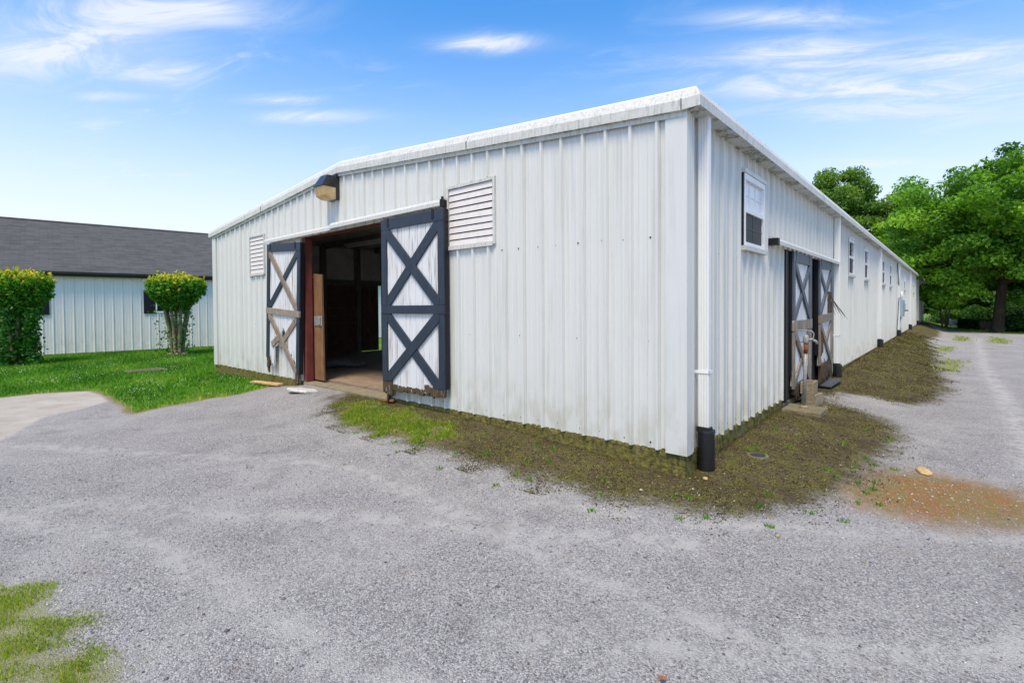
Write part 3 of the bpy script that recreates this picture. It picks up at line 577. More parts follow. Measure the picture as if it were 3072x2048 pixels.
def sliding_door(loc, rz, tilt, Wd, Hd, mats, rail, cfg, seed, npl=9, sw=.14, nm='sliding_door'):
    """local: x along the door, front face towards -y, z up from the door's foot"""
    rr = random.Random(seed); z0r, z1r = rail
    f = MB(); T = .07
    zb = cfg.get('stile_foot', .10)
    lowb = [(0, sw, -.028, .0, cfg.get('lstile', (zb, z0r))[0], z0r - .003), (Wd - sw, Wd, -.028, 0, zb, z0r - .003)]
    f.box(0, sw, -.028, 0, z1r + .003, Hd - .17).box(Wd - sw, Wd, -.028, 0, z1r + .003, Hd - .17)
    if 'low' not in cfg:
        for q in lowb: f.box(*q)
    f.box(0, Wd, -.030, 0, Hd - .168, Hd)
    fr = f.build(nm, mats['frame'], barn, bevel=.004); fr.location = loc; fr.rotation_euler = (0, tilt, rz)
    if 'low' in cfg:
        for q in lowb: MB().box(*q).build('lower_stile', cfg['low'], fr, bevel=.004)
    MB().box(Wd - .03, Wd + .0, .002, T, zb, Hd).build('edge_board', M['black'], fr); MB().box(0, .03, .002, T, zb + .2, Hd).build('edge_board', M['black'], fr)
    m = MB(); m.prism([(0.0 - .012, z0r), (Wd + .012, z0r), (Wd + .012, z1r), (-.012, z1r)], -.036, 0); m.build('middle_rail', mats['rail'], fr, bevel=.004)
    ins0, ins1 = .035, Wd - .035; pw = (ins1 - ins0) / npl
    for i in range(npl):
        xa, xb = ins0 + i * pw + .0025, ins0 + (i + 1) * pw - .0025
        if i in cfg.get('missing', ()):
            z_lo = z1r - .1
        else: z_lo = cfg.get('foot', {}).get(i, .06)
        pts = jag(xa, xb, z_lo, cfg.get('jag', .02), 5, rr) + [(xb, Hd - .01), (xa, Hd - .01)]
        m = MB().prism(pts, .002 + rr.uniform(-.003, .003), .026); pl = m.build('plank', M['plank'], fr)
    def part(b_, key):
        polys = b_
        if len(polys) > 2: MB().prism(polys, -.024 - (.010 if key[1] else 0), 0.001 - (.010 if key[1] else 0)).build('brace', key[0], fr, bevel=.003)
    x0, x1 = sw * .75, Wd - sw * .75
    bw = cfg.get('bw', .13)
    for (za, zb_, up, mt, pt, lay) in cfg['braces']:
        part(brace(x0, x1, za, zb_, bw, up, pt), (mt, lay))
    for (xa, xb, zt, zb_) in cfg.get('rot', []):
        n = max(1, int((xb - xa) / .045))
        for q in range(n):
            a = xa + (xb - xa) * q / n; b2 = xa + (xb - xa) * (q + 1) / n - .004
            m = MB().prism(jag(a, b2, zb_ + rr.uniform(-.3, .35) * (zt - zb_), .14 * (zt - zb_), 3, rr) + [(b2, zt + rr.uniform(-.02, .02)), (a, zt + rr.uniform(-.02, .02))], -.022, .02); m.build('rotten_end', M['rot'], fr)
    for (xa, w_) in ((sw * 1.2, .05), (Wd - sw * 1.9, .05)):
        MB().box(xa, xa + w_, -.037, -.031, Hd - .13, Hd + .02).build('hanger_strap', M['iron'] if mats['frame'] is M['navy'] else mats['frame'], fr)
    return fr
nav = dict(frame=M['navy'], rail=M['navy'])
# right-hand leaf of the gable doors
sliding_door((-5.07, -.115, .17), 0, 0, 1.56, 2.77, nav, (1.24, 1.37), dict(stile_foot=.13, jag=.03, foot={i: .035 + .03 * abs(math.sin(i * 2.1)) for i in range(9)} | {0: .13, 1: .08},
    braces=[(1.37, 2.60, True, M['navy'], (0, 1), 0), (1.37, 2.60, False, M['navy'], (0, 1), 1), (.12, 1.24, False, M['navy'], (0, 1), 0), (.14, 1.24, True, M['navy'], (0, 1), 1)],
    rot=[(.0, .26, .17, -.05), (.27, 1.06, .075, .005), (1.08, 1.42, .15, .02), (1.43, 1.55, .14, .02)], bw=.16), 3, 9, .14)
# left-hand leaf, leaning and broken
sliding_door((-9.60, -.115, .13), 0, R(3.2), 1.56, 2.80, dict(frame=M['navy'], rail=M['bare_painted']), (1.27, 1.40), dict(stile_foot=.10, lstile=(.28, 1.27), jag=.06, foot={0: .20, 1: .14, 2: .62, 3: .80, 4: .95, 5: .74, 6: .48, 7: .34, 8: .12},
    braces=[(1.40, 2.63, True, M['navy'], (0, 1), 0), (1.40, 2.63, False, M['bare'], (0, 1), 1), (.12, 1.27, True, M['bare'], (.42, 1), 0), (.12, 1.27, False, M['bare'], (0, 1), 1), (.5, 1.27, True, M['bare'], (.12, .4), 0)],
    rot=[(.03, .17, .33, .02), (1.40, 1.54, .20, -.05)], bw=.13), 5, 9, .13)
# side doors on the long wall
sliding_door((.085, 4.10, .0), R(90), 0, 1.37, 2.37, dict(frame=M['slate'], rail=M['bare_painted']), (1.08, 1.25), dict(stile_foot=.14, jag=.03, foot={0: .2, 1: .2, 2: .18, 3: .2, 4: .22, 5: .2},
    braces=[(1.25, 2.20, True, M['slate'], (0, 1), 0), (1.25, 2.20, False, M['slate'], (0, 1), 1), (.16, 1.08, True, M['bare'], (0, 1), 0), (.16, 1.08, False, M['bare'], (0, 1), 1)], rot=[(.1, .9, .20, .0)], bw=.115, low=M['bare_painted']), 8, 6, .125)
sliding_door((.075, 6.30, .02), R(90), R(-1.5), 1.40, 2.35, dict(frame=M['slate'], rail=M['bare']), (1.12, 1.28), dict(stile_foot=.30, jag=.08, foot={0: .3, 1: .35, 2: .32, 3: .35, 4: .3, 5: .3}, missing=(),
    braces=[(1.28, 2.18, True, M['slate'], (0, 1), 1), (1.28, 2.18, False, M['slate'], (0, .52), 0), (.2, 1.12, True, M['bare'], (.45, 1), 0), (.2, 1.12, False, M['bare'], (0, 1), 1)], rot=[(.1, 1.35, .30, .02), (.95, 1.32, 1.72, 1.30), (.2, .4, .9, .45)], bw=.11, low=M['bare']), 11, 6, .12)
# splintered slivers hanging off the far side-door leaf
sp = barn.children[-1]
for q in range(6):
    yy = 7.25 + q * .07; zt = 1.75 - q * .03; le = .35 + random.uniform(0, .15)
    MB().sweep([[(.10, yy, zt), (.112, yy + .03, zt), (.11, yy + .015, zt + .01)], [(.13 + q * .02, yy + .14 + q * .03, zt - le * .6), (.14 + q * .02, yy + .165 + q * .03, zt - le * .6), (.138 + q * .02, yy + .15 + q * .03, zt - le * .6 + .01)], [(.17 + q * .03, yy + .25 + q * .04, zt - le), (.172 + q * .03, yy + .256 + q * .04, zt - le), (.17 + q * .03, yy + .25 + q * .04, zt - le + .004)]], True).build('splinter', M['rot'], barn)
# track covers
def track(name, a, b_, z, place, drop=.105, out=.15):
    pr = [(.035, drop + .02), (out * .75, drop), (out, drop * .55), (out, 0), (out - .006, 0), (out - .006, drop * .5), (out * .74, drop - .008), (.035, drop + .01)]
    return MB().sweep([[place(u, d, z + h) for d, h in pr] for u in (a, b_)], True).build(name, M['trim'], barn)
t1 = track('track_cover', 3.55, 6.73, 2.985, fplace); t2 = track('track_cover', 6.70, 9.62, 2.955, fplace, .10, .145)
MB().box(-3.575, -3.545, -.155, -.03, 2.97, 3.075).box(-3.548, -3.50, -.15, -.143, 2.97, 3.11).build('track_bracket', M['iron'], barn)
t3 = track('track_cover', 3.06, 8.40, 2.385, rplace, .10, .14); MB().box(.02, .15, 2.96, 3.062, 2.37, 2.47).build('track_bracket', M['iron'], barn)
# jambs
MB().box(-8.10, -7.97, .0, .15, -.02, 2.96).build('steel_door_post', M['red'], barn, bevel=.006)
MB().box(-8.145, -8.102, -.05, .02, -.0, 2.95).build('jamb_trim', M['siding'], barn)
MB().box(-5.05, -4.95, .0, .15, -.02, 2.96).build('steel_door_post', M['red'], barn)
MB().box(-8.10, -4.95, .002, .20, 2.96, 3.16).build('door_header', M['red'], barn)
bb = MB().prism([(-7.968, .02), (-7.60, .02), (-7.62, 1.2), (-7.64, 2.19), (-7.968, 2.22)], .17, .21).build('door_board', M['brown'], barn, bevel=.004)
MB().box(-7.94, -7.62, .155, .168, 1.14, 1.34).box(-7.74, -7.66, .13, .1545, 1.17, 1.32).build('latch_plate', M['galv'], bb, bevel=.01)
MB().box(-.02, .05, 3.865, 4.08, -.02, 2.37).build('black_jamb', M['black'], barn); MB().box(-.0, .05, 7.76, 7.978, -.0, 2.37).build('jamb_trim', M['siding'], barn)
MB().box(-.03, -.012, 5.35, 7.97, -.02, 2.42).build('gap_shade_sheet', M['darkgap'], barn)  # black sheet added behind the side doors, stands in for the dark inside
# interior seen through the gable door
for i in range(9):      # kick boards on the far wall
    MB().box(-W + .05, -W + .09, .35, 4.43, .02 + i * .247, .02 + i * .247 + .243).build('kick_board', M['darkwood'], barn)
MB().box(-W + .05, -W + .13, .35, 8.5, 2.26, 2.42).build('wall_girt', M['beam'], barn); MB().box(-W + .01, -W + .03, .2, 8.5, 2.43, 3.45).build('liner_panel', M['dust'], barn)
for yy in (3.0, 4.22, 5.27, 6.8): MB().box(-W + .04, -W + .22, yy, yy + .14, .02, 3.45).build('wall_post', M['beam'], barn)
for i, (a, b_) in enumerate(((4.45, 4.64), (4.65, 4.83), (4.845, 4.97), (4.98, 5.10), (5.105, 5.20))):
    MB().box(-W - .05, -W - .02, a, b_, .02, 2.28).build('stable_door_board', M['darkwood'], barn)
MB().prism([(0, 0)], 0, 0) if False else None
MB().box(-W - .018, -W + .01, 4.45, 5.12, 1.18, 1.32).build('stable_door_rail', M['darkwood'], barn)
MB().sweep([[(-W - .018, 4.5, 1.1), (-W + .01, 4.5, 1.1), (-W + .01, 4.5, .95), (-W - .018, 4.5, .95)], [(-W - .018, 5.1, .3), (-W + .01, 5.1, .3), (-W + .01, 5.1, .15), (-W - .018, 5.1, .15)]], True).build('stable_door_brace', M['darkwood'], barn)
MB().box(-W, -.06, 8.6, 8.68, 0, 3.6).build('far_light_blocker', M['darkwood'], barn)  # wall added across the open barn to block light from the far end
for yy in (1.2, 3.1, 5.0, 6.9): MB().box(-W + .05, -.1, yy, yy + .09, 3.38, 3.56).build('roof_beam', M['beam'], barn)
MB().box(-W + .05, -.05, .25, 8.6, 3.60, 3.62).build('ceiling_liner', M['dust'], barn)
MB().box(-.12, -.05, .3, 3.8, .02, 2.3).build('kick_board', M['darkwood'], barn)

# ------------------------------------------------------------------ things on and in the barn
sk = empty('feed_sack', (-9.5, 1.55, .02)); tag(sk, 'grey lumpy feed sack lying on the barn floor inside the door', 'sack')
m = MB(); rings = []
for i in range(13):
    t = i / 12; w_ = .26 * math.sin(math.pi * min(max(t, .04), .96)) ** .45; h_ = .22 * math.sin(math.pi * min(max(t, .06), .94)) ** .6
    rings.append([((t - .5) * 1.1 + .02 * math.sin(i * 2.3), w_ * math.cos(a) * (1 + .12 * math.sin(3 * a + i)), max(0, h_ * .5 + h_ * .5 * math.sin(a) * (1 + .1 * math.sin(i * 1.7)))) for a in [2 * math.pi * k / 12 for k in range(12)]])
o = m.sweep(rings, True).build('sack_body', M['sack'], sk, True); o.rotation_euler[2] = R(55)
o = MB().tube([(.3, .45, .05), (.36, .52, .09), (.40, .60, .06)], [.05, .07, .02], 8).build('tied_neck', M['sack'], sk, True)
fl = empty('tube_light', (-9.7, 2.5, 3.2)); tag(fl, 'unlit white tube light hanging under the barn ceiling inside', 'light')
MB().box(-.9, .9, -.08, .08, 0, .06).build('housing', M['tube'], fl); MB().tube([(-.85, 0, -.02), (.85, 0, -.02)], .018, 8).build('lamp_tube', M['frame'], fl)
rg = empty('hanging_rag', (-6.9, 2.6, 3.02)); tag(rg, 'crumpled white rag hanging from the barn ceiling behind the door', 'rag')
m = MB(); rr = random.Random(4); rings = []
for i in range(7): rings.append([(.20 * (i / 6 - .5) * 2 + rr.uniform(-.02, .02), .04 * math.cos(a) + rr.uniform(-.02, .02), .02 + .09 * math.sin(a) * math.sin(math.pi * (i + .5) / 7) + rr.uniform(-.05, .05)) for a in [2 * math.pi * k / 7 for k in range(7)]])
m.sweep(rings, True).build('cloth', M['boarded'], rg)
# wall lamp
la = empty('wall_lamp', (-6.72, -.04, 3.52)); tag(la, 'bronze wall lamp with yellowed plastic lens under the gable peak', 'lamp')
MB().box(-.17, .15, -.05, .03, .0, .46).build('back_box', M['bronze'], la, bevel=.01)
MB().sweep([[(-.19, -.05, .22), (.16, -.05, .22), (.16, -.33, .22), (-.19, -.33, .22)], [(-.16, -.05, .44), (.13, -.05, .44), (.10, -.20, .44), (-.13, -.20, .44)]], True).build('housing', M['bronze'], la, bevel=.006)
MB().sweep([[(-.17, -.05, .0), (.15, -.05, .0), (.13, -.18, .0), (-.15, -.18, .0)], [(-.18, -.05, .05), (.155, -.05, .05), (.145, -.27, .05), (-.17, -.27, .05)], [(-.18, -.05, .218), (.155, -.05, .218), (.15, -.31, .218), (-.18, -.31, .218)]], True).build('lens', M['lens'], la, bevel=.008)
# electric box and cable on the long wall
eb = empty('electrical_box', (.035, 26.3, 1.28)); tag(eb, 'grey blue electrical box with white conduit on the long barn wall', 'electrical box')
MB().box(0, .16, 0, 1.0, -.40, .42).build('cabinet', M['graybox'], eb, bevel=.01); MB().box(.16, .20, .85, .95, -.15, .25).build('switch_box', M['graybox'], eb); MB().box(.18, .32, .75, .82, -.13, -.08).build('switch_handle', M['iron'], eb)
MB().tube([(.07, .4, .42), (.07, .4, .85)], .045, 8).build('conduit', M['spout'], eb, True); MB().tube([(.05, .2, -.40), (.05, .2, -1.25)], .025, 8).build('conduit', M['spout'], eb, True); MB().box(.02, .09, .5, .6, -.52, -.47).build('clamp', M['iron'], eb)
tag(MB().tube([(.06, 24.7, 3.40), (.10, 24.95, 2.6), (.12, 25.1, 2.0), (.11, 24.8, 1.4), (.10, 24.5, .8), (.09, 24.3, .3), (.09, 24.25, g1(.09, 24.25))], .016, 6).build('cable', M['plastic'], None, True), 'loose black cable hanging down the long barn wall before the electrical box', 'cable')

# yard hydrant, slab, blocks
sl = MB(); zt = -.085; gx0 = (.30, 3.84)
sl.sweep([[(.06, 3.55, zt - .09), (.59, 3.53, zt - .09), (.60, 4.10, zt - .09), (.05, 4.12, zt - .09)], [(.06, 3.56, zt - .01), (.585, 3.54, zt - .012), (.59, 4.10, zt - .01), (.055, 4.11, zt - .006)], [(.075, 3.58, zt), (.57, 3.56, zt - .002), (.575, 4.085, zt), (.07, 4.1, zt + .003)]], True)
tag(sl.build('concrete_pad', M['slab'], None, bevel=.006), 'square concrete pad under the yard hydrant', 'concrete pad')
hy = empty('yard_hydrant', (.31, 3.86, zt)); tag(hy, 'galvanised yard hydrant standing before the side doors', 'hydrant')
MB().tube([(0, 0, -.002), (0, 0, .02), (0, 0, .035)], [.07, .05, .028], 12).build('collar', M['conc_plain'], hy, True)
MB().tube([(0, 0, .03), (.02, 0, .95)], .027, 12).build('pipe', M['galv'], hy, True); MB().tube([(.0205, 0, .84), (.021, 0, 1.0)], .030, 12).build('rusty_coupling', M['rust'], hy, True)
MB().tube([(.021, 0, .99), (.022, 0, 1.02), (.022, 0, 1.10), (.022, 0, 1.13)], [.035, .042, .038, .02], 10).build('head', M['galv'], hy, True)
MB().tube([(.05, 0, 1.05), (.10, .02, 1.06), (.15, .04, 1.03), (.165, .045, .99)], .022, 8).build('spout', M['galv'], hy, True)
MB().tube([(-.10, -.02, 1.03), (-.14, -.02, 1.10), (-.09, -.02, 1.20), (.10, .0, 1.19), (.13, .0, 1.15), (.12, .0, 1.06), (.05, .0, 1.03)], .010, 6).build('lever_handle', M['galv'], hy, True)
MB().tube([(-.10, -.02, 1.03), (-.05, -.01, 1.01), (0, 0, 1.03)], .008, 6).build('linkage', M['rust'], hy); MB().tube([(-.09, -.02, 1.02), (-.088, -.02, .9)], .005, 5).build('chain', M['rust'], hy)
def block(loc, rz, label, hh=.19, hollow=True):
    m = MB(); a, c, t = .20, .40, .03
    m.box(0, t, 0, c, 0, hh).box(a - t, a, 0, c, 0, hh).box(t, a - t, 0, t, 0, hh).box(t, a - t, c - t, c, 0, hh).box(t, a - t, c / 2 - t / 2, c / 2 + t / 2, 0, hh)
    o = m.build('concrete_block', M['block'], None); o.location = loc; o.rotation_euler[2] = rz; return tag(o, label, 'concrete block', 'concrete blocks by the side doors')
gb_ = g1(.2, 4.6); block((.16, 4.45, gb_ - .01), R(-6), 'lower tan concrete block of the pair behind the hydrant', .18); block((.13, 4.50, gb_ + .172), R(3), 'upper tan concrete block of the pair behind the hydrant')
rb = MB().sweep([[(.30, 4.42, gb_ - .02), (.36, 4.40, gb_ - .02)]], False) if False else None
o = MB().sweep([[(-.02, 6.55, gb_ + .03), (.26, 6.45, gb_ + .03), (.30, 7.50, gb_ + .055), (.04, 7.55, gb_ + .055)], [(-.02, 6.55, gb_ + .06), (.26, 6.45, gb_ + .06), (.30, 7.50, gb_ + .085), (.04, 7.55, gb_ + .085)]], True).build('rubber_mat', simple('dark_grey_slab', (.07, .075, .085), .6, .3, 9), None, bevel=.006)
tag(o, 'flat dark grey step slab below the far side door', 'step slab')
# drain lid
dl = empty('floor_drain', (.42, 1.0, g1(.42, 1.0) + .004)); tag(dl, 'small round floor drain in the mossy ground by the barn corner', 'drain')
MB().tube([(0, 0, -.03), (0, 0, .012)], [.115, .11], 24).build('rim', M['slab'], dl); MB().tube([(0, 0, -.01), (0, 0, .016)], [.082, .08], 24).build('cover', M['plastic'], dl)
# lawn grate
gr_ = empty('storm_grate', (-15.36, -1.12, g1(-15.36, -1.12) + .035)); tag(gr_, 'rusty iron storm drain grate set in the lawn', 'grate')
f = MB().box(-.38, .38, -.46, -.40, -.06, .0).box(-.38, .38, .40, .46, -.06, 0).box(-.38, -.32, -.40, .40, -.06, 0).box(.32, .38, -.40, .40, -.06, 0); f.build('frame', M['slab'], gr_); MB().box(-.32, .32, -.4, .4, -.08, -.05).build('pit', M['darkgap'], gr_)
for i in range(12): MB().box(-.32, .32, -.375 + i * .066, -.35 + i * .066, -.04, .002).build('bar', M['slab'], gr_)
# plank, stone, clamp
o = MB().box(-.55, .55, -.07, .07, 0, .04).build('loose_plank', M['lumber'], None, bevel=.004); o.location = (-9.45, -.20, g1(-9.4, -.2) + .03); o.rotation_euler = (R(4), R(-1), R(8)); tag(o, 'pale new wooden plank lying against the foundation in the grass', 'plank')
m = MB(); pl = [(-.30, -.10), (-.12, -.20), (.22, -.16), (.33, .04), (.16, .17), (-.18, .13)]
m.sweep([[(x, y, 0) for x, y in pl], [(x * 1.02, y * 1.02, .03) for x, y in pl], [(x * .94, y * .93, .055) for x, y in pl]], True); o = m.build('flat_stone', M['moss_s'], None, bevel=.008); o.location = (-7.30, -.42, g1(-7.3, -.42)); o.rotation_euler = (R(-5), R(3), R(20)); tag(o, 'flat pale stone slab on the gravel before the open doorway', 'stone')
ck = empty('door_guide', (-4.92, -.14, g1(-4.92, -.14))); tag(ck, 'small rusty door guide bracket on the ground below the leaf', 'bracket'); MB().tube([(-.16, -.04, .035), (-.02, 0, .04), (.12, .02, .05)], [.03, .022, .028], 8).build('roller', M['rust'], ck, True); MB().box(.0, .05, -.02, .02, 0, .14).build('stem', M['iron'], ck)
def rock(loc, r, name, mt, label, cat, grp=None, seed=0):
    rr = random.Random(seed); m = MB(); rings = []
    for i in range(6):
        t = (i + .4) / 5.8 * math.pi; rings.append([(r[0] * math.sin(t) * math.cos(a) * rr.uniform(.85, 1.15), r[1] * math.sin(t) * math.sin(a) * rr.uniform(.85, 1.15), r[2] * (1 - math.cos(t)) * .5 * rr.uniform(.9, 1.1)) for a in [2 * math.pi * k / 8 for k in range(8)]])
    rings.reverse(); o = m.sweep(rings, True).build(name, mt); o.location = loc; o.rotation_euler[2] = rr.uniform(0, 6); return tag(o, label, cat, grp)
rock((1.82, 1.85, g1(1.82, 1.85) - .01), (.13, .07, .05), 'rock', M['ystone'], 'long yellow rock at the edge of the red dirt patch', 'rock', None, 3)
rock((.19, .05, g1(.2, .06)), (.03, .025, .03), 'rock', M['ystone'], 'small yellow pebble beside the corner drain pipe', 'rock', None, 5)
def leafobj(x, y, s, seed, label):
    rr = random.Random(seed); z = g1(x, y) + .012; m = MB(); n = 9; c = (0, 0, .012)
    ring = [(s * math.cos(a) * rr.uniform(.5, 1.1), s * .55 * math.sin(a) * rr.uniform(.6, 1.1), rr.uniform(.0, .02)) for a in [2 * math.pi * k / n for k in range(n)]]
    m.v = [c] + ring; m.f = [(0, k + 1, (k + 1) % n + 1) for k in range(n)]
    o = m.build('dead_leaf', M['leafd']); o.location = (x, y, z); o.rotation_euler[2] = rr.uniform(0, 6); tag(o, label, 'leaf')
M['leafd'] = simple('dead_leaf', (.30, .11, .03), .8, .4, 60)
leafobj(1.31, -3.02, .05, 1, 'curled orange brown leaf on the gravel, the larger of the near ones'); leafobj(1.56, -3.06, .05, 2, 'broken reddish leaf on the gravel nearest the camera'); leafobj(1.02, -2.75, .028, 4, 'small pale orange leaf lying alone on the gravel')

# ------------------------------------------------------------------ neighbouring building
ang = R(-6); nb = empty('shingled_stable', (-23.82, .9, -.27), 0); nb.rotation_euler[2] = ang; tag(nb, 'low white metal sided stable with charcoal shingle roof and black gutter', 'building')
# local: y along the wall, x out towards the lawn
nplace = lambda u, d, z: (d * .6, u, z); NW = [(.27, 1.04, 1.62, 2.55), (-4.3, -3.53, 1.62, 2.55), (-9.6, -8.8, 1.62, 2.55)]
u = -14.0
while u < 13.9:
    e = u + .9144; panel('wall_panel', u, e, u, lambda q: 3.13, [o for o in NW if o[1] > u and o[0] < e], nplace, M['siding2'], .05, nb); u = e
for (a, b_, za, zb_) in NW:
    f = MB().box(-.06, .035, a, a + .05, za, zb_).box(-.06, .035, b_ - .05, b_, za, zb_).box(-.06, .035, a + .05, b_ - .05, za, za + .06).box(-.06, .035, a + .05, b_ - .05, zb_ - .05, zb_).box(-.06, .03, a + .05, b_ - .05, (za + zb_) / 2 - .025, (za + zb_) / 2 + .025).build('window', M['frame'], nb)
    MB().box(-.05, -.02, a + .05, b_ - .05, za + .06, zb_ - .05).build('pane', M['glass'], f)
    for s0 in (a - .42, b_ + .03):
        sh = MB().box(.022, .05, s0, s0 + .40, za - .03, zb_ + .02).build('shutter', M['black'], nb)
        for q in range(2): MB().box(.05, .058, s0 + .05, s0 + .35, za + .02 + q * .47, za + .42 + q * .47).build('shutter_panel', M['black'], sh, bevel=.006)
MB().box(-.3, .012, -14, 13.9, -.4, .06).build('foundation', M['slab'], nb)
MB().box(.02, .17, -14.3, 14.2, 3.08, 3.12).build('soffit', M['black'], nb)
ga = MB().sweep([[(.17, y, 3.08), (.26, y, 3.10), (.30, y, 3.16), (.30, y, 3.245), (.27, y, 3.245), (.17, y, 3.20)] for y in (-14.3, 14.2)], True).build('gutter', M['black'], nb)
RUN = 5.4; RISE = 2.60
m = MB(); m.v = [(.27, -14.35, 3.25), (.27, 14.25, 3.25), (.27 - RUN, 14.25, 3.25 + RISE), (.27 - RUN, -14.35, 3.25 + RISE), (.27 - 2 * RUN, -14.35, 3.25), (.27 - 2 * RUN, 14.25, 3.25)]
m.f = [(0, 1, 2, 3), (3, 2, 5, 4), (0, 3, 4), (1, 5, 2)]; ro = m.build('roof', M['shingle'], nb)
uvl = ro.data.uv_layers.new(name='UVMap'); hyp = math.hypot(RUN, RISE)
for pl in ro.data.polygons:
    for li in pl.loop_indices:
        v = ro.data.vertices[ro.data.loops[li].vertex_index].co; uvl.data[li].uv = (v.y, (abs(v.x - .27) if v.x > .27 - RUN - .1 else abs(v.x - .27)) * hyp / RUN)
MB().sweep([[(.27 - RUN - .14, y, 3.25 + RISE - .045), (.27 - RUN, y, 3.25 + RISE + .03), (.27 - RUN + .14, y, 3.25 + RISE - .045)] for y in (-14.35, 14.25)]).build('ridge_cap', M['shingle'], ro)
MB().box(-2 * RUN + .6, -2 * RUN + .7, -14, 13.9, 0, 3.2).build('rear_wall', M['siding2'], nb)
for yy in (-14.0, 13.8): MB().box(-2 * RUN + .7, -.01, yy, yy + .1, 0, 3.2).build('end_wall', M['siding2'], nb)

# ------------------------------------------------------------------ foliage
def leaves(C, Nrm, size, tint, aspect=.55, jitter=.9):
    n = len(C); d = rng.normal(size=(n, 3)); nn = Nrm + jitter * rng.normal(size=(n, 3)); nn /= np.linalg.norm(nn, axis=1, keepdims=True) + 1e-9
    t = np.cross(nn, d); t /= np.linalg.norm(t, axis=1, keepdims=True) + 1e-9; b_ = np.cross(nn, t); s = (size * rng.uniform(.6, 1.35, n))[:, None]
    fold = nn * s * .18
    V = np.stack([C - t * s, C + b_ * s * aspect - fold, C + t * s, C - b_ * s * aspect - fold], 1).reshape(-1, 3)
    F = np.arange(n * 4).reshape(n, 4); return V, F, np.repeat(tint, 4)
def crown(centers, rads, nper, size, tint0=0., tspread=.35, flat=.62, axis_c=None):
    Cs, Ns, T = [], [], []
    for c, r in zip(centers, rads):
        n = int(nper * (r / np.mean(rads)) ** 2); d = rng.normal(size=(n, 3)); d /= np.linalg.norm(d, axis=1, keepdims=True)
        q = d * (rng.uniform(0, 1, n) ** .42)[:, None] * r; q[:, 2] *= flat; q[:, 2] -= .12 * r * (q[:, 0] ** 2 + q[:, 1] ** 2) / r ** 2
        Cs.append(c + q); nn = d * .6; nn[:, 2] += .9; Ns.append(nn)
        T.append(np.clip(tint0 + .45 + rng.normal(0, .17, n) + rng.normal(0, .20), 0, 1))
    return leaves(np.concatenate(Cs), np.concatenate(Ns), size, np.concatenate(T))
def limb(m, a, b_, r0, r1, n=6, wob=.12, seg=7):
    a = Vector(a); b_ = Vector(b_); ln = (b_ - a).length; path = []; rad = []
    for i in range(n + 1):
        t = i / n; p = a.lerp(b_, t) + Vector((0, 0, 1)) * ln * .10 * math.sin(math.pi * t)
        if 0 < i < n: p += Vector((random.uniform(-1, 1), random.uniform(-1, 1), random.uniform(-.5, .5))) * ln * wob * .25
        path.append(p); rad.append(r0 + (r1 - r0) * t)
    m.tube(path, rad, seg, True); return path
def tree(name, label, base, lobes, nclump, crad, nper, lsize, lm, bm, tr, fork, group=None, tint=0., nl=14, cat='tree', flare=True):
    """lobes: list of (centre offset, radii) relative to base"""
    e = empty(name, base); tag(e, label, cat, group); cen = []; rad = []
    vol = np.array([a[1][0] * a[1][1] * a[1][2] for a in lobes]); pr = vol / vol.sum()
    tries = 0
    while len(cen) < nclump and tries < nclump * 30:
        tries += 1; c0, rd = lobes[rng.choice(len(lobes), p=pr)]
        d = rng.normal(size=3); d /= np.linalg.norm(d); q = np.array(c0) + d * np.array(rd) * rng.uniform(.1, 1) ** .33 * .95
        if any(np.linalg.norm((q - x) / [1, 1, .8]) < crad * .62 for x in cen): continue
        cen.append(q); rad.append(crad * rng.uniform(.7, 1.3))
    V, F, T = crown(cen, rad, nper, lsize, tint); npmesh('crown', V, F, lm, e, {'tint': T})
    m = MB(); top = Vector((random.uniform(-.3, .3), random.uniform(-.3, .3), fork)); zs = [-.4, 0, .15, .5, 1.2, fork * .6, fork]
    m.tube([(top.x * max(0, z) / fork, top.y * max(0, z) / fork, z) for z in zs], [tr * f for f in ((1.9, 1.55, 1.3, 1.1, 1.0, .92, .8) if flare else (1.1, 1.05, 1, 1, 1, .95, .9))], 12)
    order = sorted(range(len(cen)), key=lambda i: -rad[i] + rng.uniform(0, 1))[:nl]
    for i in order:
        c = Vector(cen[i]); pth = limb(m, top - Vector((0, 0, random.uniform(0, fork * .25))), c, tr * random.uniform(.28, .5), .03, 7)
        for k in (3, 4, 5):
            j = min(range(len(cen)), key=lambda q: (Vector(cen[q]) - pth[k]).length + random.uniform(0, 2)); limb(m, pth[k], cen[j], tr * .14, .015, 4, .12, 5)
    m.build('trunk', bm, e, True); return e
GZ = -.52
tree('shade_tree', 'largest bright green tree with thick dark trunk beside the gravel drive', (4.35, 43.4, GZ), [((.2, .3, 8.6), (6.6, 5.6, 4.2)), ((-2.2, -.5, 6.6), (4.6, 4.2, 3.0)), ((2.8, .2, 7.2), (5.5, 4.5, 4.2)), ((.4, -.8, 5.3), (5.2, 4.0, 2.2)), ((-3.4, -.3, 3.9), (2.6, 3.0, 2.0)), ((3.6, .6, 3.6), (3.4, 3.0, 2.0))], 255, 1.0, 300, .13, M['leaf_big'], M['bark'], .31, 4.2, nl=20)
tree('shade_tree', 'yellow green tree whose crown rises behind the far barn end', (-.8, 66, GZ), [((0, 0, 8.0), (5.2, 4.5, 4.4)), ((2.0, -1, 5.0), (4.5, 4, 3.2)), ((-2.2, .5, 6.0), (4.2, 4, 3.4))], 150, 1.25, 300, .16, M['leaf_lite'], M['bark'], .35, 4.0)
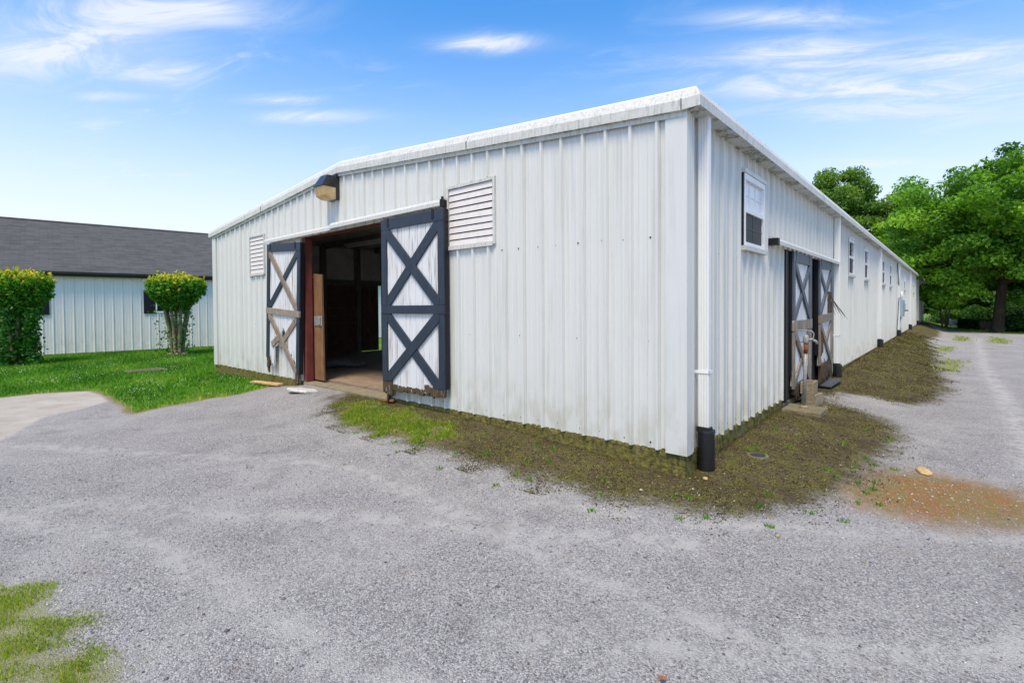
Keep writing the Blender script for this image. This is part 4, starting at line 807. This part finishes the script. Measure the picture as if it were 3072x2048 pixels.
tree('oak_tree', 'dark green oak standing out above the barn roof', (-7.6, 71, GZ), [((-1.5, 0, 14.6), (4.6, 4.6, 4.6)), ((-5.9, -.5, 14.0), (2.4, 3.0, 2.8)), ((3.8, .5, 12.6), (4.8, 4.0, 4.0)), ((-1, 0, 9), (7.5, 5, 5.0))], 230, 1.35, 290, .17, M['leaf_dark'], M['bark'], .5, 6.5)
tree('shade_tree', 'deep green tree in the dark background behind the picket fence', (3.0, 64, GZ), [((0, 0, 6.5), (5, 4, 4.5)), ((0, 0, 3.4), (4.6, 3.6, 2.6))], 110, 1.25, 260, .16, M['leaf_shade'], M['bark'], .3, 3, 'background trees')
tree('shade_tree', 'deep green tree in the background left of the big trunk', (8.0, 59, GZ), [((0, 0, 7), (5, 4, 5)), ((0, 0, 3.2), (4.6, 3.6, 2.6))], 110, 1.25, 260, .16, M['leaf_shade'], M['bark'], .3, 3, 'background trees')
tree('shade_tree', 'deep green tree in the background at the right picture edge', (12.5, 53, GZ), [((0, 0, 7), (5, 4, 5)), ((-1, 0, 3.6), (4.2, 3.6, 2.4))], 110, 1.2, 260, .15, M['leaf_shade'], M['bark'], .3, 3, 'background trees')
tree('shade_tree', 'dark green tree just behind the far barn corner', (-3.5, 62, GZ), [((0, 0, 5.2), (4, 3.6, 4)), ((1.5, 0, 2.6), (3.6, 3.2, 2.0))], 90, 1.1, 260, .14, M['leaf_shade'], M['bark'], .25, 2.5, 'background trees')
for i, (x, y, s_, lb) in enumerate(((1.8, 58.5, 1.7, 'dark round shrub behind the cream picket gate'), (4.6, 55, 1.9, 'dark shrub behind the grey picket fence'), (7.2, 53, 2.0, 'dark shrub in the shade behind the clipped hedge'), (5.75, 44.9, 1.25, 'rounded dark green bush right of the big trunk'), (10.2, 49, 2.1, 'tall shade shrub at the right edge behind the bush'))):
    e = empty('shrub', (x, y, GZ)); tag(e, lb, 'shrub', 'shrubs under the far trees'); cen = [np.array([rng.uniform(-1, 1) * s_ * .75, rng.uniform(-1, 1) * s_ * .6, rng.uniform(.15, 1.0) * s_ * .95]) for _ in range(26)]
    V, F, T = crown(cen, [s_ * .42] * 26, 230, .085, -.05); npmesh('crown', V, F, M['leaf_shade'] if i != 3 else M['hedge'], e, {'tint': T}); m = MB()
    for q in range(4): limb(m, (0, 0, -.1), tuple(cen[q]), .05, .015, 4)
    m.build('trunk', M['bark'], e)
# far pruned crape myrtle
def crape(name, label, base, top, cw, zcb, n_stem, lm, bm, nleaf, ls, stem_r, sucker, seed, yellow=True, group=None, spread=1.0, flat_top=True):
    e = empty(name, base); tag(e, label, 'shrub', group); rr = random.Random(seed); m = MB(); tips = []
    for i in range(n_stem):
        a = 2 * math.pi * i / n_stem + rr.uniform(-.3, .3); b0 = Vector((.16 * math.cos(a), .16 * math.sin(a), -.05)); t_ = Vector((cw * .22 * spread * math.cos(a), cw * .22 * spread * math.sin(a), zcb + rr.uniform(.0, .25)))
        mid = b0.lerp(t_, .45); mid.x *= .85; mid.y *= .85
        m.tube([b0 + Vector((b0.x * .8, b0.y * .8, -.03)), b0 + Vector((0, 0, .2)), mid, t_.lerp(mid, .35), t_], [stem_r * 1.5, stem_r * 1.08, stem_r * .95, stem_r * .85, stem_r * .7], 9); tips.append(t_)
        for k in range(4):
            m.tube([t_, t_ + Vector((rr.uniform(-.3, .3), rr.uniform(-.3, .3), (top - zcb) * .55))], [stem_r * .4, .01], 5)
    for k in range(9):
        a = rr.uniform(0, 6.28); m.tube([(.1 * math.cos(a), .1 * math.sin(a), .06), (.38 * math.cos(a), .38 * math.sin(a), .0), (.55 * math.cos(a), .55 * math.sin(a), -.05)], [.07, .05, .02], 6)
    m.build('trunk', bm, e, True)
    n = nleaf; a = rng.uniform(0, 6.283, n); hh = rng.uniform(0, 1, n) ** .8; prof = np.interp(hh, [0, .2, .45, .72, .9, 1.0], [.38, .60, .88, 1.0, .88, .50]); rad = prof * cw / 2 * np.sqrt(rng.uniform(.22, 1, n)); rad *= 1 + .04 * np.sin(a * 9 + hh * 5) + .05 * np.sin(a * 17 + hh * 11)
    z = zcb - .22 + hh * (top - zcb + .20 + .05 * np.sin(a * 13 + rad * 9) * hh); z += (rng.uniform(0, 1, n) > .96) * hh * rng.uniform(0, .14, n)
    C = np.stack([rad * np.cos(a), rad * np.sin(a), z], 1); Nn = np.stack([np.cos(a) * .5, np.sin(a) * .5, np.full(n, .9)], 1)
    T = np.clip(.40 + rng.normal(0, .16, n) + (np.clip((hh - .70) / .30, 0, 1) ** 1.2 * rng.uniform(.0, 1.0, n) if yellow else .12), 0, 1)
    for q in range(90):
        a0 = rr.uniform(0, 6.283); h0 = rr.uniform(.25, 1); r0_ = float(np.interp(h0, [0, .2, .45, .72, .9, 1.0], [.38, .60, .88, 1.0, .88, .50])) * cw / 2 * (rr.uniform(.9, 1) if h0 < .9 else rr.uniform(.2, 1)); le = rr.uniform(.10, .26); kk = 9
        tq = np.linspace(0, 1, kk); dirv = np.array([math.cos(a0) * (1.1 - h0), math.sin(a0) * (1.1 - h0), .25 + h0]); dirv /= np.linalg.norm(dirv)
        p0 = np.array([r0_ * math.cos(a0), r0_ * math.sin(a0), zcb - .22 + h0 * (top - zcb + .18)]); Cq = p0 + tq[:, None] * dirv * le + rng.normal(0, .015, (kk, 3))
        C = np.concatenate([C, Cq]); Nn = np.concatenate([Nn, np.tile([0, 0, 1.], (kk, 1))]); T = np.concatenate([T, np.clip((.5 + .4 * tq * (h0 > .7) if yellow else .45 + 0 * tq) + rng.normal(0, .12, kk), 0, 1)])
    if sucker:
        k = int(n * sucker); aa = rng.uniform(0, 6.283, k); zz = rng.uniform(.02, zcb + .1, k); cl_ = rng.integers(0, 9, k); ca = cl_ * 2.399; ra = .30 + .16 * (cl_ % 3) + .12 * np.sin(zz * 4 + cl_)
        C2 = np.stack([ra * np.cos(ca) + rng.normal(0, .10, k), ra * np.sin(ca) + rng.normal(0, .10, k), zz], 1); C = np.concatenate([C, C2]); Nn = np.concatenate([Nn, np.stack([np.cos(ca), np.sin(ca), np.full(k, .6)], 1)]); T = np.concatenate([T, np.clip(.15 + rng.normal(0, .13, k), 0, 1)])
    V, F, TT = leaves(C, Nn, ls, T); npmesh('crown', V, F, lm, e, {'tint': TT}); return e
crape('crape_myrtle', 'pruned shrub with leafy overgrown stems at the left picture edge', (-20.75, -3.30, -.27), 3.02, 1.80, 1.75, 6, M['leaf_crape'], M['crapebark'], 11000, .055, .07, .75, 3, group='pruned shrubs on the lawn')
crape('crape_myrtle', 'pruned flat topped shrub on five bare stems before the shuttered window', (-20.6, 1.1, -.27), 3.06, 2.0, 1.95, 7, M['leaf_crape'], M['crapebark'], 12000, .055, .062, .05, 5, group='pruned shrubs on the lawn')
crape('crape_myrtle', 'small pale stemmed tree beside the far end of the barn', (1.51, 49.4, GZ), 3.3, 3.4, 1.75, 5, M['leaf_big'], M['greybark'], 5000, .075, .06, 0, 8, False, spread=.55)
# hedge, pickets, gate, far house
e = empty('clipped_hedge', (3.4, 48.95, GZ)); e.rotation_euler[2] = math.atan2(47.7 - 50.2, 4.05 - 2.75); tag(e, 'low clipped hedge left of the big trunk', 'hedge')
n = 9000; C = np.stack([rng.uniform(-1.35, 1.35, n), rng.uniform(-.55, .55, n), rng.uniform(0, .78, n)], 1); face = rng.integers(0, 3, n); C[face == 0, 2] = .74 + rng.normal(0, .025, (face == 0).sum()); C[face == 1, 1] = np.sign(C[face == 1, 1]) * (.53 + rng.normal(0, .025, (face == 1).sum())); Nn = np.zeros((n, 3)); Nn[:, 2] = .7; Nn[face == 1, 1] = np.sign(C[face == 1, 1])
V, F, T = leaves(C, Nn, .06, np.clip(.35 + rng.normal(0, .15, n) + (face == 0) * .35, 0, 1)); npmesh('foliage', V, F, M['hedge'], e, {'tint': T}); MB().box(-1.3, 1.3, -.48, .48, -.1, .70).build('inner_twigs', M['darkwood'], e)
def pickets(name, label, a, b_, n, hgt_, mt, cat, bz=GZ, arch=False):
    a = Vector((*a, bz)); b_ = Vector((*b_, bz)); e = empty(name, a); e.rotation_euler[2] = math.atan2(b_.y - a.y, b_.x - a.x); ln = (b_ - a).length; tag(e, label, cat); st_ = ln / n; w_ = st_ * .36; pk = None
    for i in range(n):
        if pk is None: pk = MB().prism([(0, .04), (w_, .04), (w_, hgt_ - w_ * .5), (w_ / 2, hgt_), (0, hgt_ - w_ * .5)], -.022, 0).build('picket', mt, e)
        else: copy_obj(pk, e, (i * st_, 0, 0))
    for z in (.16, hgt_ - .22): MB().box(0, ln, .001, .03, z, z + .07).build('rail', mt, e)
    MB().box(-.08, -.01, -.04, .05, -.1, hgt_ + .05).build('post', mt, e); MB().box(ln + .0, ln + .07, -.04, .05, -.1, hgt_ + .05).build('post', mt, e)
pickets('picket_gate', 'small cream picket gate beyond the far barn corner', (.22, 60.0), (.70, 58.9), 5, .82, M['picket'], 'gate')
pickets('picket_fence', 'grey shaded picket fence left of the clipped hedge', (1.86, 52.1), (2.72, 50.3), 13, .68, M['picket_d'], 'fence')
fh = empty('white_house', (13.4, 60.5, GZ)); fh.rotation_euler[2] = R(-20); tag(fh, 'white house glimpsed through the trees at the right edge', 'house')
MB().box(-4, 5, 0, 6, -.2, 3.0).build('wall', M['siding2'], fh); MB().sweep([[(-4.5, -.6, 2.9), (-4.5, 3, 5.2), (-4.5, 6.6, 2.9)], [(5.5, -.6, 2.9), (5.5, 3, 5.2), (5.5, 6.6, 2.9)]], True).build('roof', M['shingle'], fh)
for q in (-2.4, 1.6): w_ = MB().box(q, q + 1.0, -.04, -.002, .9, 2.3).build('window', M['frame'], fh); MB().box(q + .08, q + .92, -.055, -.042, .98, 2.22).build('pane', M['glass'], w_)

# ------------------------------------------------------------------ ground cover (uncountable)
def inside(px, py, poly, noise_amp=.0):
    d = sdist(px, py, poly); return d + noise_amp * (np.sin(px * 7 + py * 3) * .5 + np.sin(px * 13 - py * 11) * .3 + rng.normal(0, .25, px.shape))
def blades(px, py, h, w, lean=.5, tint=None):
    n = len(px); z = gz(px, py); a = rng.uniform(0, 6.283, n); hh = h * rng.uniform(.5, 1.3, n); ww = w * rng.uniform(.6, 1.3, n); la = rng.uniform(0, 6.283, n); le = lean * hh * rng.uniform(.1, 1, n)
    B = np.stack([px, py, z - .004], 1); sx_ = np.stack([np.cos(a) * ww, np.sin(a) * ww, np.zeros(n)], 1); md = B + np.stack([np.cos(la) * le * .35, np.sin(la) * le * .35, hh * .6], 1); tp = B + np.stack([np.cos(la) * le, np.sin(la) * le, hh], 1)
    V = np.stack([B - sx_, B + sx_, md + sx_ * .6, tp, md - sx_ * .6], 1).reshape(-1, 3); F = np.arange(n * 5).reshape(n, 5); return V, F, np.repeat(np.clip(tint, 0, 1), 5)
n = 60000; px = rng.uniform(-24, -8.4, n); py = rng.uniform(-6, 5.5, n); k = (inside(px, py, LAWN, .12) > .04) & ~((px > -W - .02) & (py > -.02)) & ~((np.abs(px + 15.36) < .38) & (np.abs(py + 1.12) < .46)); px, py = px[k], py[k]
tt = .36 + rng.normal(0, .16, len(px)) + .16 * np.sin(px * 1.7 + py) + .12 * np.sin(py * 3.3); tt += .5 * np.exp(-np.abs(sdist(px, py, LAWN)) / .12)
V, F, T = blades(px, py, .075, .014, .8, tt); tag(npmesh('lawn_grass', V, F, M['grass'], None, {'tint': T}), 'mown green lawn between the two white buildings', 'grass', kind='stuff')
n = 1100; px = rng.uniform(-20, -9, n); py = rng.uniform(-4.2, 1.5, n); k = (inside(px, py, LAWN) > .3) & (np.sin(px * 2.1 + 1) + np.sin(py * 3.1 + px) > .2) & ~((px > -W - .05) & (py > -.05)); px, py = px[k], py[k]; z = gz(px, py) + .075
r_ = .009; oc = np.array([(1, 0, 0), (0, 1, 0), (-1, 0, 0), (0, -1, 0), (0, 0, 1), (0, 0, -1)]) * r_; V = (np.stack([px, py, z], 1)[:, None] + oc).reshape(-1, 3); f0 = np.array([(0, 1, 4), (1, 2, 4), (2, 3, 4), (3, 0, 4), (1, 0, 5), (2, 1, 5), (3, 2, 5), (0, 3, 5)]); F = (np.arange(len(px))[:, None, None] * 6 + f0).reshape(-1, 3)
tag(npmesh('clover_flowers', V, F, M['clover']), 'white clover flowers dotted over the lawn', 'flowers', kind='stuff')
# yellow-green patch before the wall, corner turf, sprigs
def turf(polys, n, box, h, w, thr, nm, label, mt, amp=.35, t0=.42, cth=-.35):
    px = rng.uniform(box[0], box[1], n); py = rng.uniform(box[2], box[3], n); d = np.max([inside(px, py, q, amp) for q in polys], 0)
    clump = np.sin(px * 9 + 2.3 * np.sin(py * 7)) + np.sin(py * 8 + px * 5 + 1.7 * np.sin(px * 6)) + .8 * np.sin(px * 21 - py * 17) + rng.normal(0, .6, n); k = (d > thr) & (clump > cth); px, py = px[k], py[k]
    V, F, T = blades(px, py, h, w, .9, t0 + rng.normal(0, .2, len(px)) + .15 * np.sin(px * 5) * np.sin(py * 4)); return tag(npmesh(nm, V, F, mt, None, {'tint': T}), label, 'grass', kind='stuff')
turf([PATCH], 34000, (-5.9, -2.5, -1.3, -.1), .042, .005, .0, 'grass_patch', 'yellow green grass patch on the gravel before the barn wall', M['grass_y'], .22, .30)
turf([BLG], 90000, (-3.6, -.8, -5.6, -4.3), .026, .0024, .02, 'corner_turf', 'patchy green turf in the near left corner of the drive', M['grass_y'], .16, .45, -.75)
turf(FARP + [[(.5, 47.5), (2.6, 44.9), (4.2, 42.4), (7, 40.8), (9, 44), (3, 50), (.5, 50)]], 30000, (1.2, 9, 12, 50), .06, .018, .0, 'verge_grass', 'yellow green verge grass at the far end of the drive', M['grass_y'], .3, .35)
sp_n = 60; sxs = rng.uniform(-4.5, 1.6, 400); sys_ = rng.uniform(-1.4, 3.6, 400); ds_ = sdist(sxs, sys_, MOSS); k = (ds_ > -.35) & (ds_ < .9) & ~((sxs < .25) & (sys_ > -.12)); sxs, sys_ = sxs[k][:sp_n], sys_[k][:sp_n]
px = np.repeat(sxs, 22) + rng.normal(0, .022, len(sxs) * 22); py = np.repeat(sys_, 22) + rng.normal(0, .022, len(sxs) * 22)
V, F, T = blades(px, py, .035, .005, .9, .35 + rng.normal(0, .25, len(px))); tag(npmesh('weed_sprigs', V, F, M['grass'], None, {'tint': T}), 'tiny green weed sprigs scattered over the mossy ground', 'weeds', kind='stuff')
# leaf litter on the moss strip
def chips(px, py, s, nm, label, mt, cat, tint, flat=.35, lift=.002):
    n = len(px); z = gz(px, py) + lift; a = rng.uniform(0, 6.283, n); ss = s * rng.uniform(.4, 1.5, n); d1 = np.stack([np.cos(a), np.sin(a), rng.normal(0, flat, n)], 1) * ss[:, None]; d2 = np.stack([-np.sin(a), np.cos(a), rng.normal(0, flat, n)], 1) * (ss * rng.uniform(.25, .6, n))[:, None]
    C = np.stack([px, py, z + ss * .25], 1); V = np.stack([C - d1, C + d2, C + d1, C - d2], 1).reshape(-1, 3); return tag(npmesh(nm, V, np.arange(n * 4).reshape(n, 4), mt, None, {'tint': np.repeat(tint, 4)}), label, cat, kind='stuff')
n = 230000; px = rng.uniform(-6, 2.2, n); py = -1.3 + 31 * rng.uniform(0, 1, n) ** 1.9
k = (rng.uniform(0, 1, n) < np.clip((inside(px, py, MOSS, .3) + .22) / .55, 0, 1)) & ~((px < .02) & (py > -.015)); px, py = px[k], py[k]
chips(px, py, .0095 + .0006 * np.clip(py, 0, 30), 'leaf_litter', 'brown leaf litter and straw along the barn foundation', M['litter'], 'litter', np.clip(rng.beta(1.6, 2.3, len(px)), 0, 1), .22)
n = 200000; px = rng.uniform(-6, 2.2, n); py = -1.3 + 31 * rng.uniform(0, 1, n) ** 1.9
cl2 = np.sin(px * 5.1 + 1.9 * np.sin(py * 2.3)) + np.sin(py * 4.3 + 1.7 * np.sin(px * 3.7)) + .8 * np.sin(px * 13 + py * 9) + rng.normal(0, .5, n)
k = (inside(px, py, MOSS, .35) > -.05) & (cl2 > .55) & ~((px < .03) & (py > -.03)); px, py = px[k], py[k]
V, F, T = blades(px, py, .016 + .0010 * np.clip(py, 0, 30), .004 + .0005 * np.clip(py, 0, 30), 1.2, .42 + rng.normal(0, .22, len(px)) + .15 * np.sin(px * 3) * np.sin(py * 2))
M['moss_b'] = m_leaf('moss_strands', (.028, .026, .008), (.125, .115, .018), (.40, .34, .11), .22)
tag(npmesh('moss_tufts', V, F, M['moss_b'], None, {'tint': T}), 'olive moss tufts over the ground beside the barn', 'moss', kind='stuff')
# loose gravel near the camera
n = 70000; rr_ = 1.2 + 7.0 * rng.uniform(0, 1, n) ** .8; aa = rng.uniform(R(-52), R(52), n); base_a = math.atan2(cf.y, cf.x); px = CAM.x + rr_ * np.cos(base_a + aa); py = CAM.y + rr_ * np.sin(base_a + aa)
k = (sdist(px, py, MOSS) < .12) & (sdist(px, py, LAWN) < 0) & (sdist(px, py, CONC) < -.05) & ~((px < .1) & (py > -.05)) & (sdist(px, py, BLG) < .08); k &= rng.uniform(0, 1, n) < (1 - .55 * np.max([np.exp(-(pathdist(px, py, pts) / w) ** 2) for pts, w in TRACKS], 0)); px, py = px[k], py[k]; n = len(px)
oc = np.array([(1, 0, 0), (0, 1, 0), (-1, 0, 0), (0, -1, 0), (0, 0, 1), (0, 0, -1.)]); ss = .0040 * np.exp(rng.normal(0, .38, n)); sh = ss[:, None, None] * rng.uniform(.55, 1.35, (n, 6, 1)) * oc; sh[:, :, 2] *= .7
a = rng.uniform(0, 6.283, n); ca, sa = np.cos(a)[:, None], np.sin(a)[:, None]; X = sh[:, :, 0] * ca - sh[:, :, 1] * sa; Y = sh[:, :, 0] * sa + sh[:, :, 1] * ca
V = np.stack([X + px[:, None], Y + py[:, None], sh[:, :, 2] + (gz(px, py) + ss * .25)[:, None]], 2).reshape(-1, 3); F = (np.arange(n)[:, None, None] * 6 + f0).reshape(-1, 3)
tag(npmesh('loose_gravel', V, F, M['stone'], None, {'tint': np.repeat(np.clip(rng.beta(2.2, 2.4, n), 0, 1), 6)}), 'loose grey gravel over the drive', 'gravel', kind='stuff')
# pale stones in the red dirt and by the corner
px = np.concatenate([rng.normal(1.75, .25, 120), rng.normal(.25, .22, 50), rng.uniform(-.6, 1.6, 60)]); py = np.concatenate([rng.normal(1.0, .28, 120), rng.normal(-.35, .12, 50), rng.uniform(-.9, -.2, 60)]); k = ~((px < .12) & (py > -.06)); px, py = px[k], py[k]; n = len(px)
ss = .008 * np.exp(rng.normal(0, .4, n)); sh = ss[:, None, None] * rng.uniform(.6, 1.4, (n, 6, 1)) * oc; sh[:, :, 2] *= .6; V = np.stack([sh[:, :, 0] + px[:, None], sh[:, :, 1] + py[:, None], sh[:, :, 2] + (gz(px, py) + ss * .2)[:, None]], 2).reshape(-1, 3); F = (np.arange(n)[:, None, None] * 6 + f0).reshape(-1, 3)
tag(npmesh('pale_pebbles', V, F, M['litter'], None, {'tint': np.repeat(rng.uniform(.75, 1, n), 6)}), 'pale pebbles in the red dirt and by the corner', 'pebbles', kind='stuff')
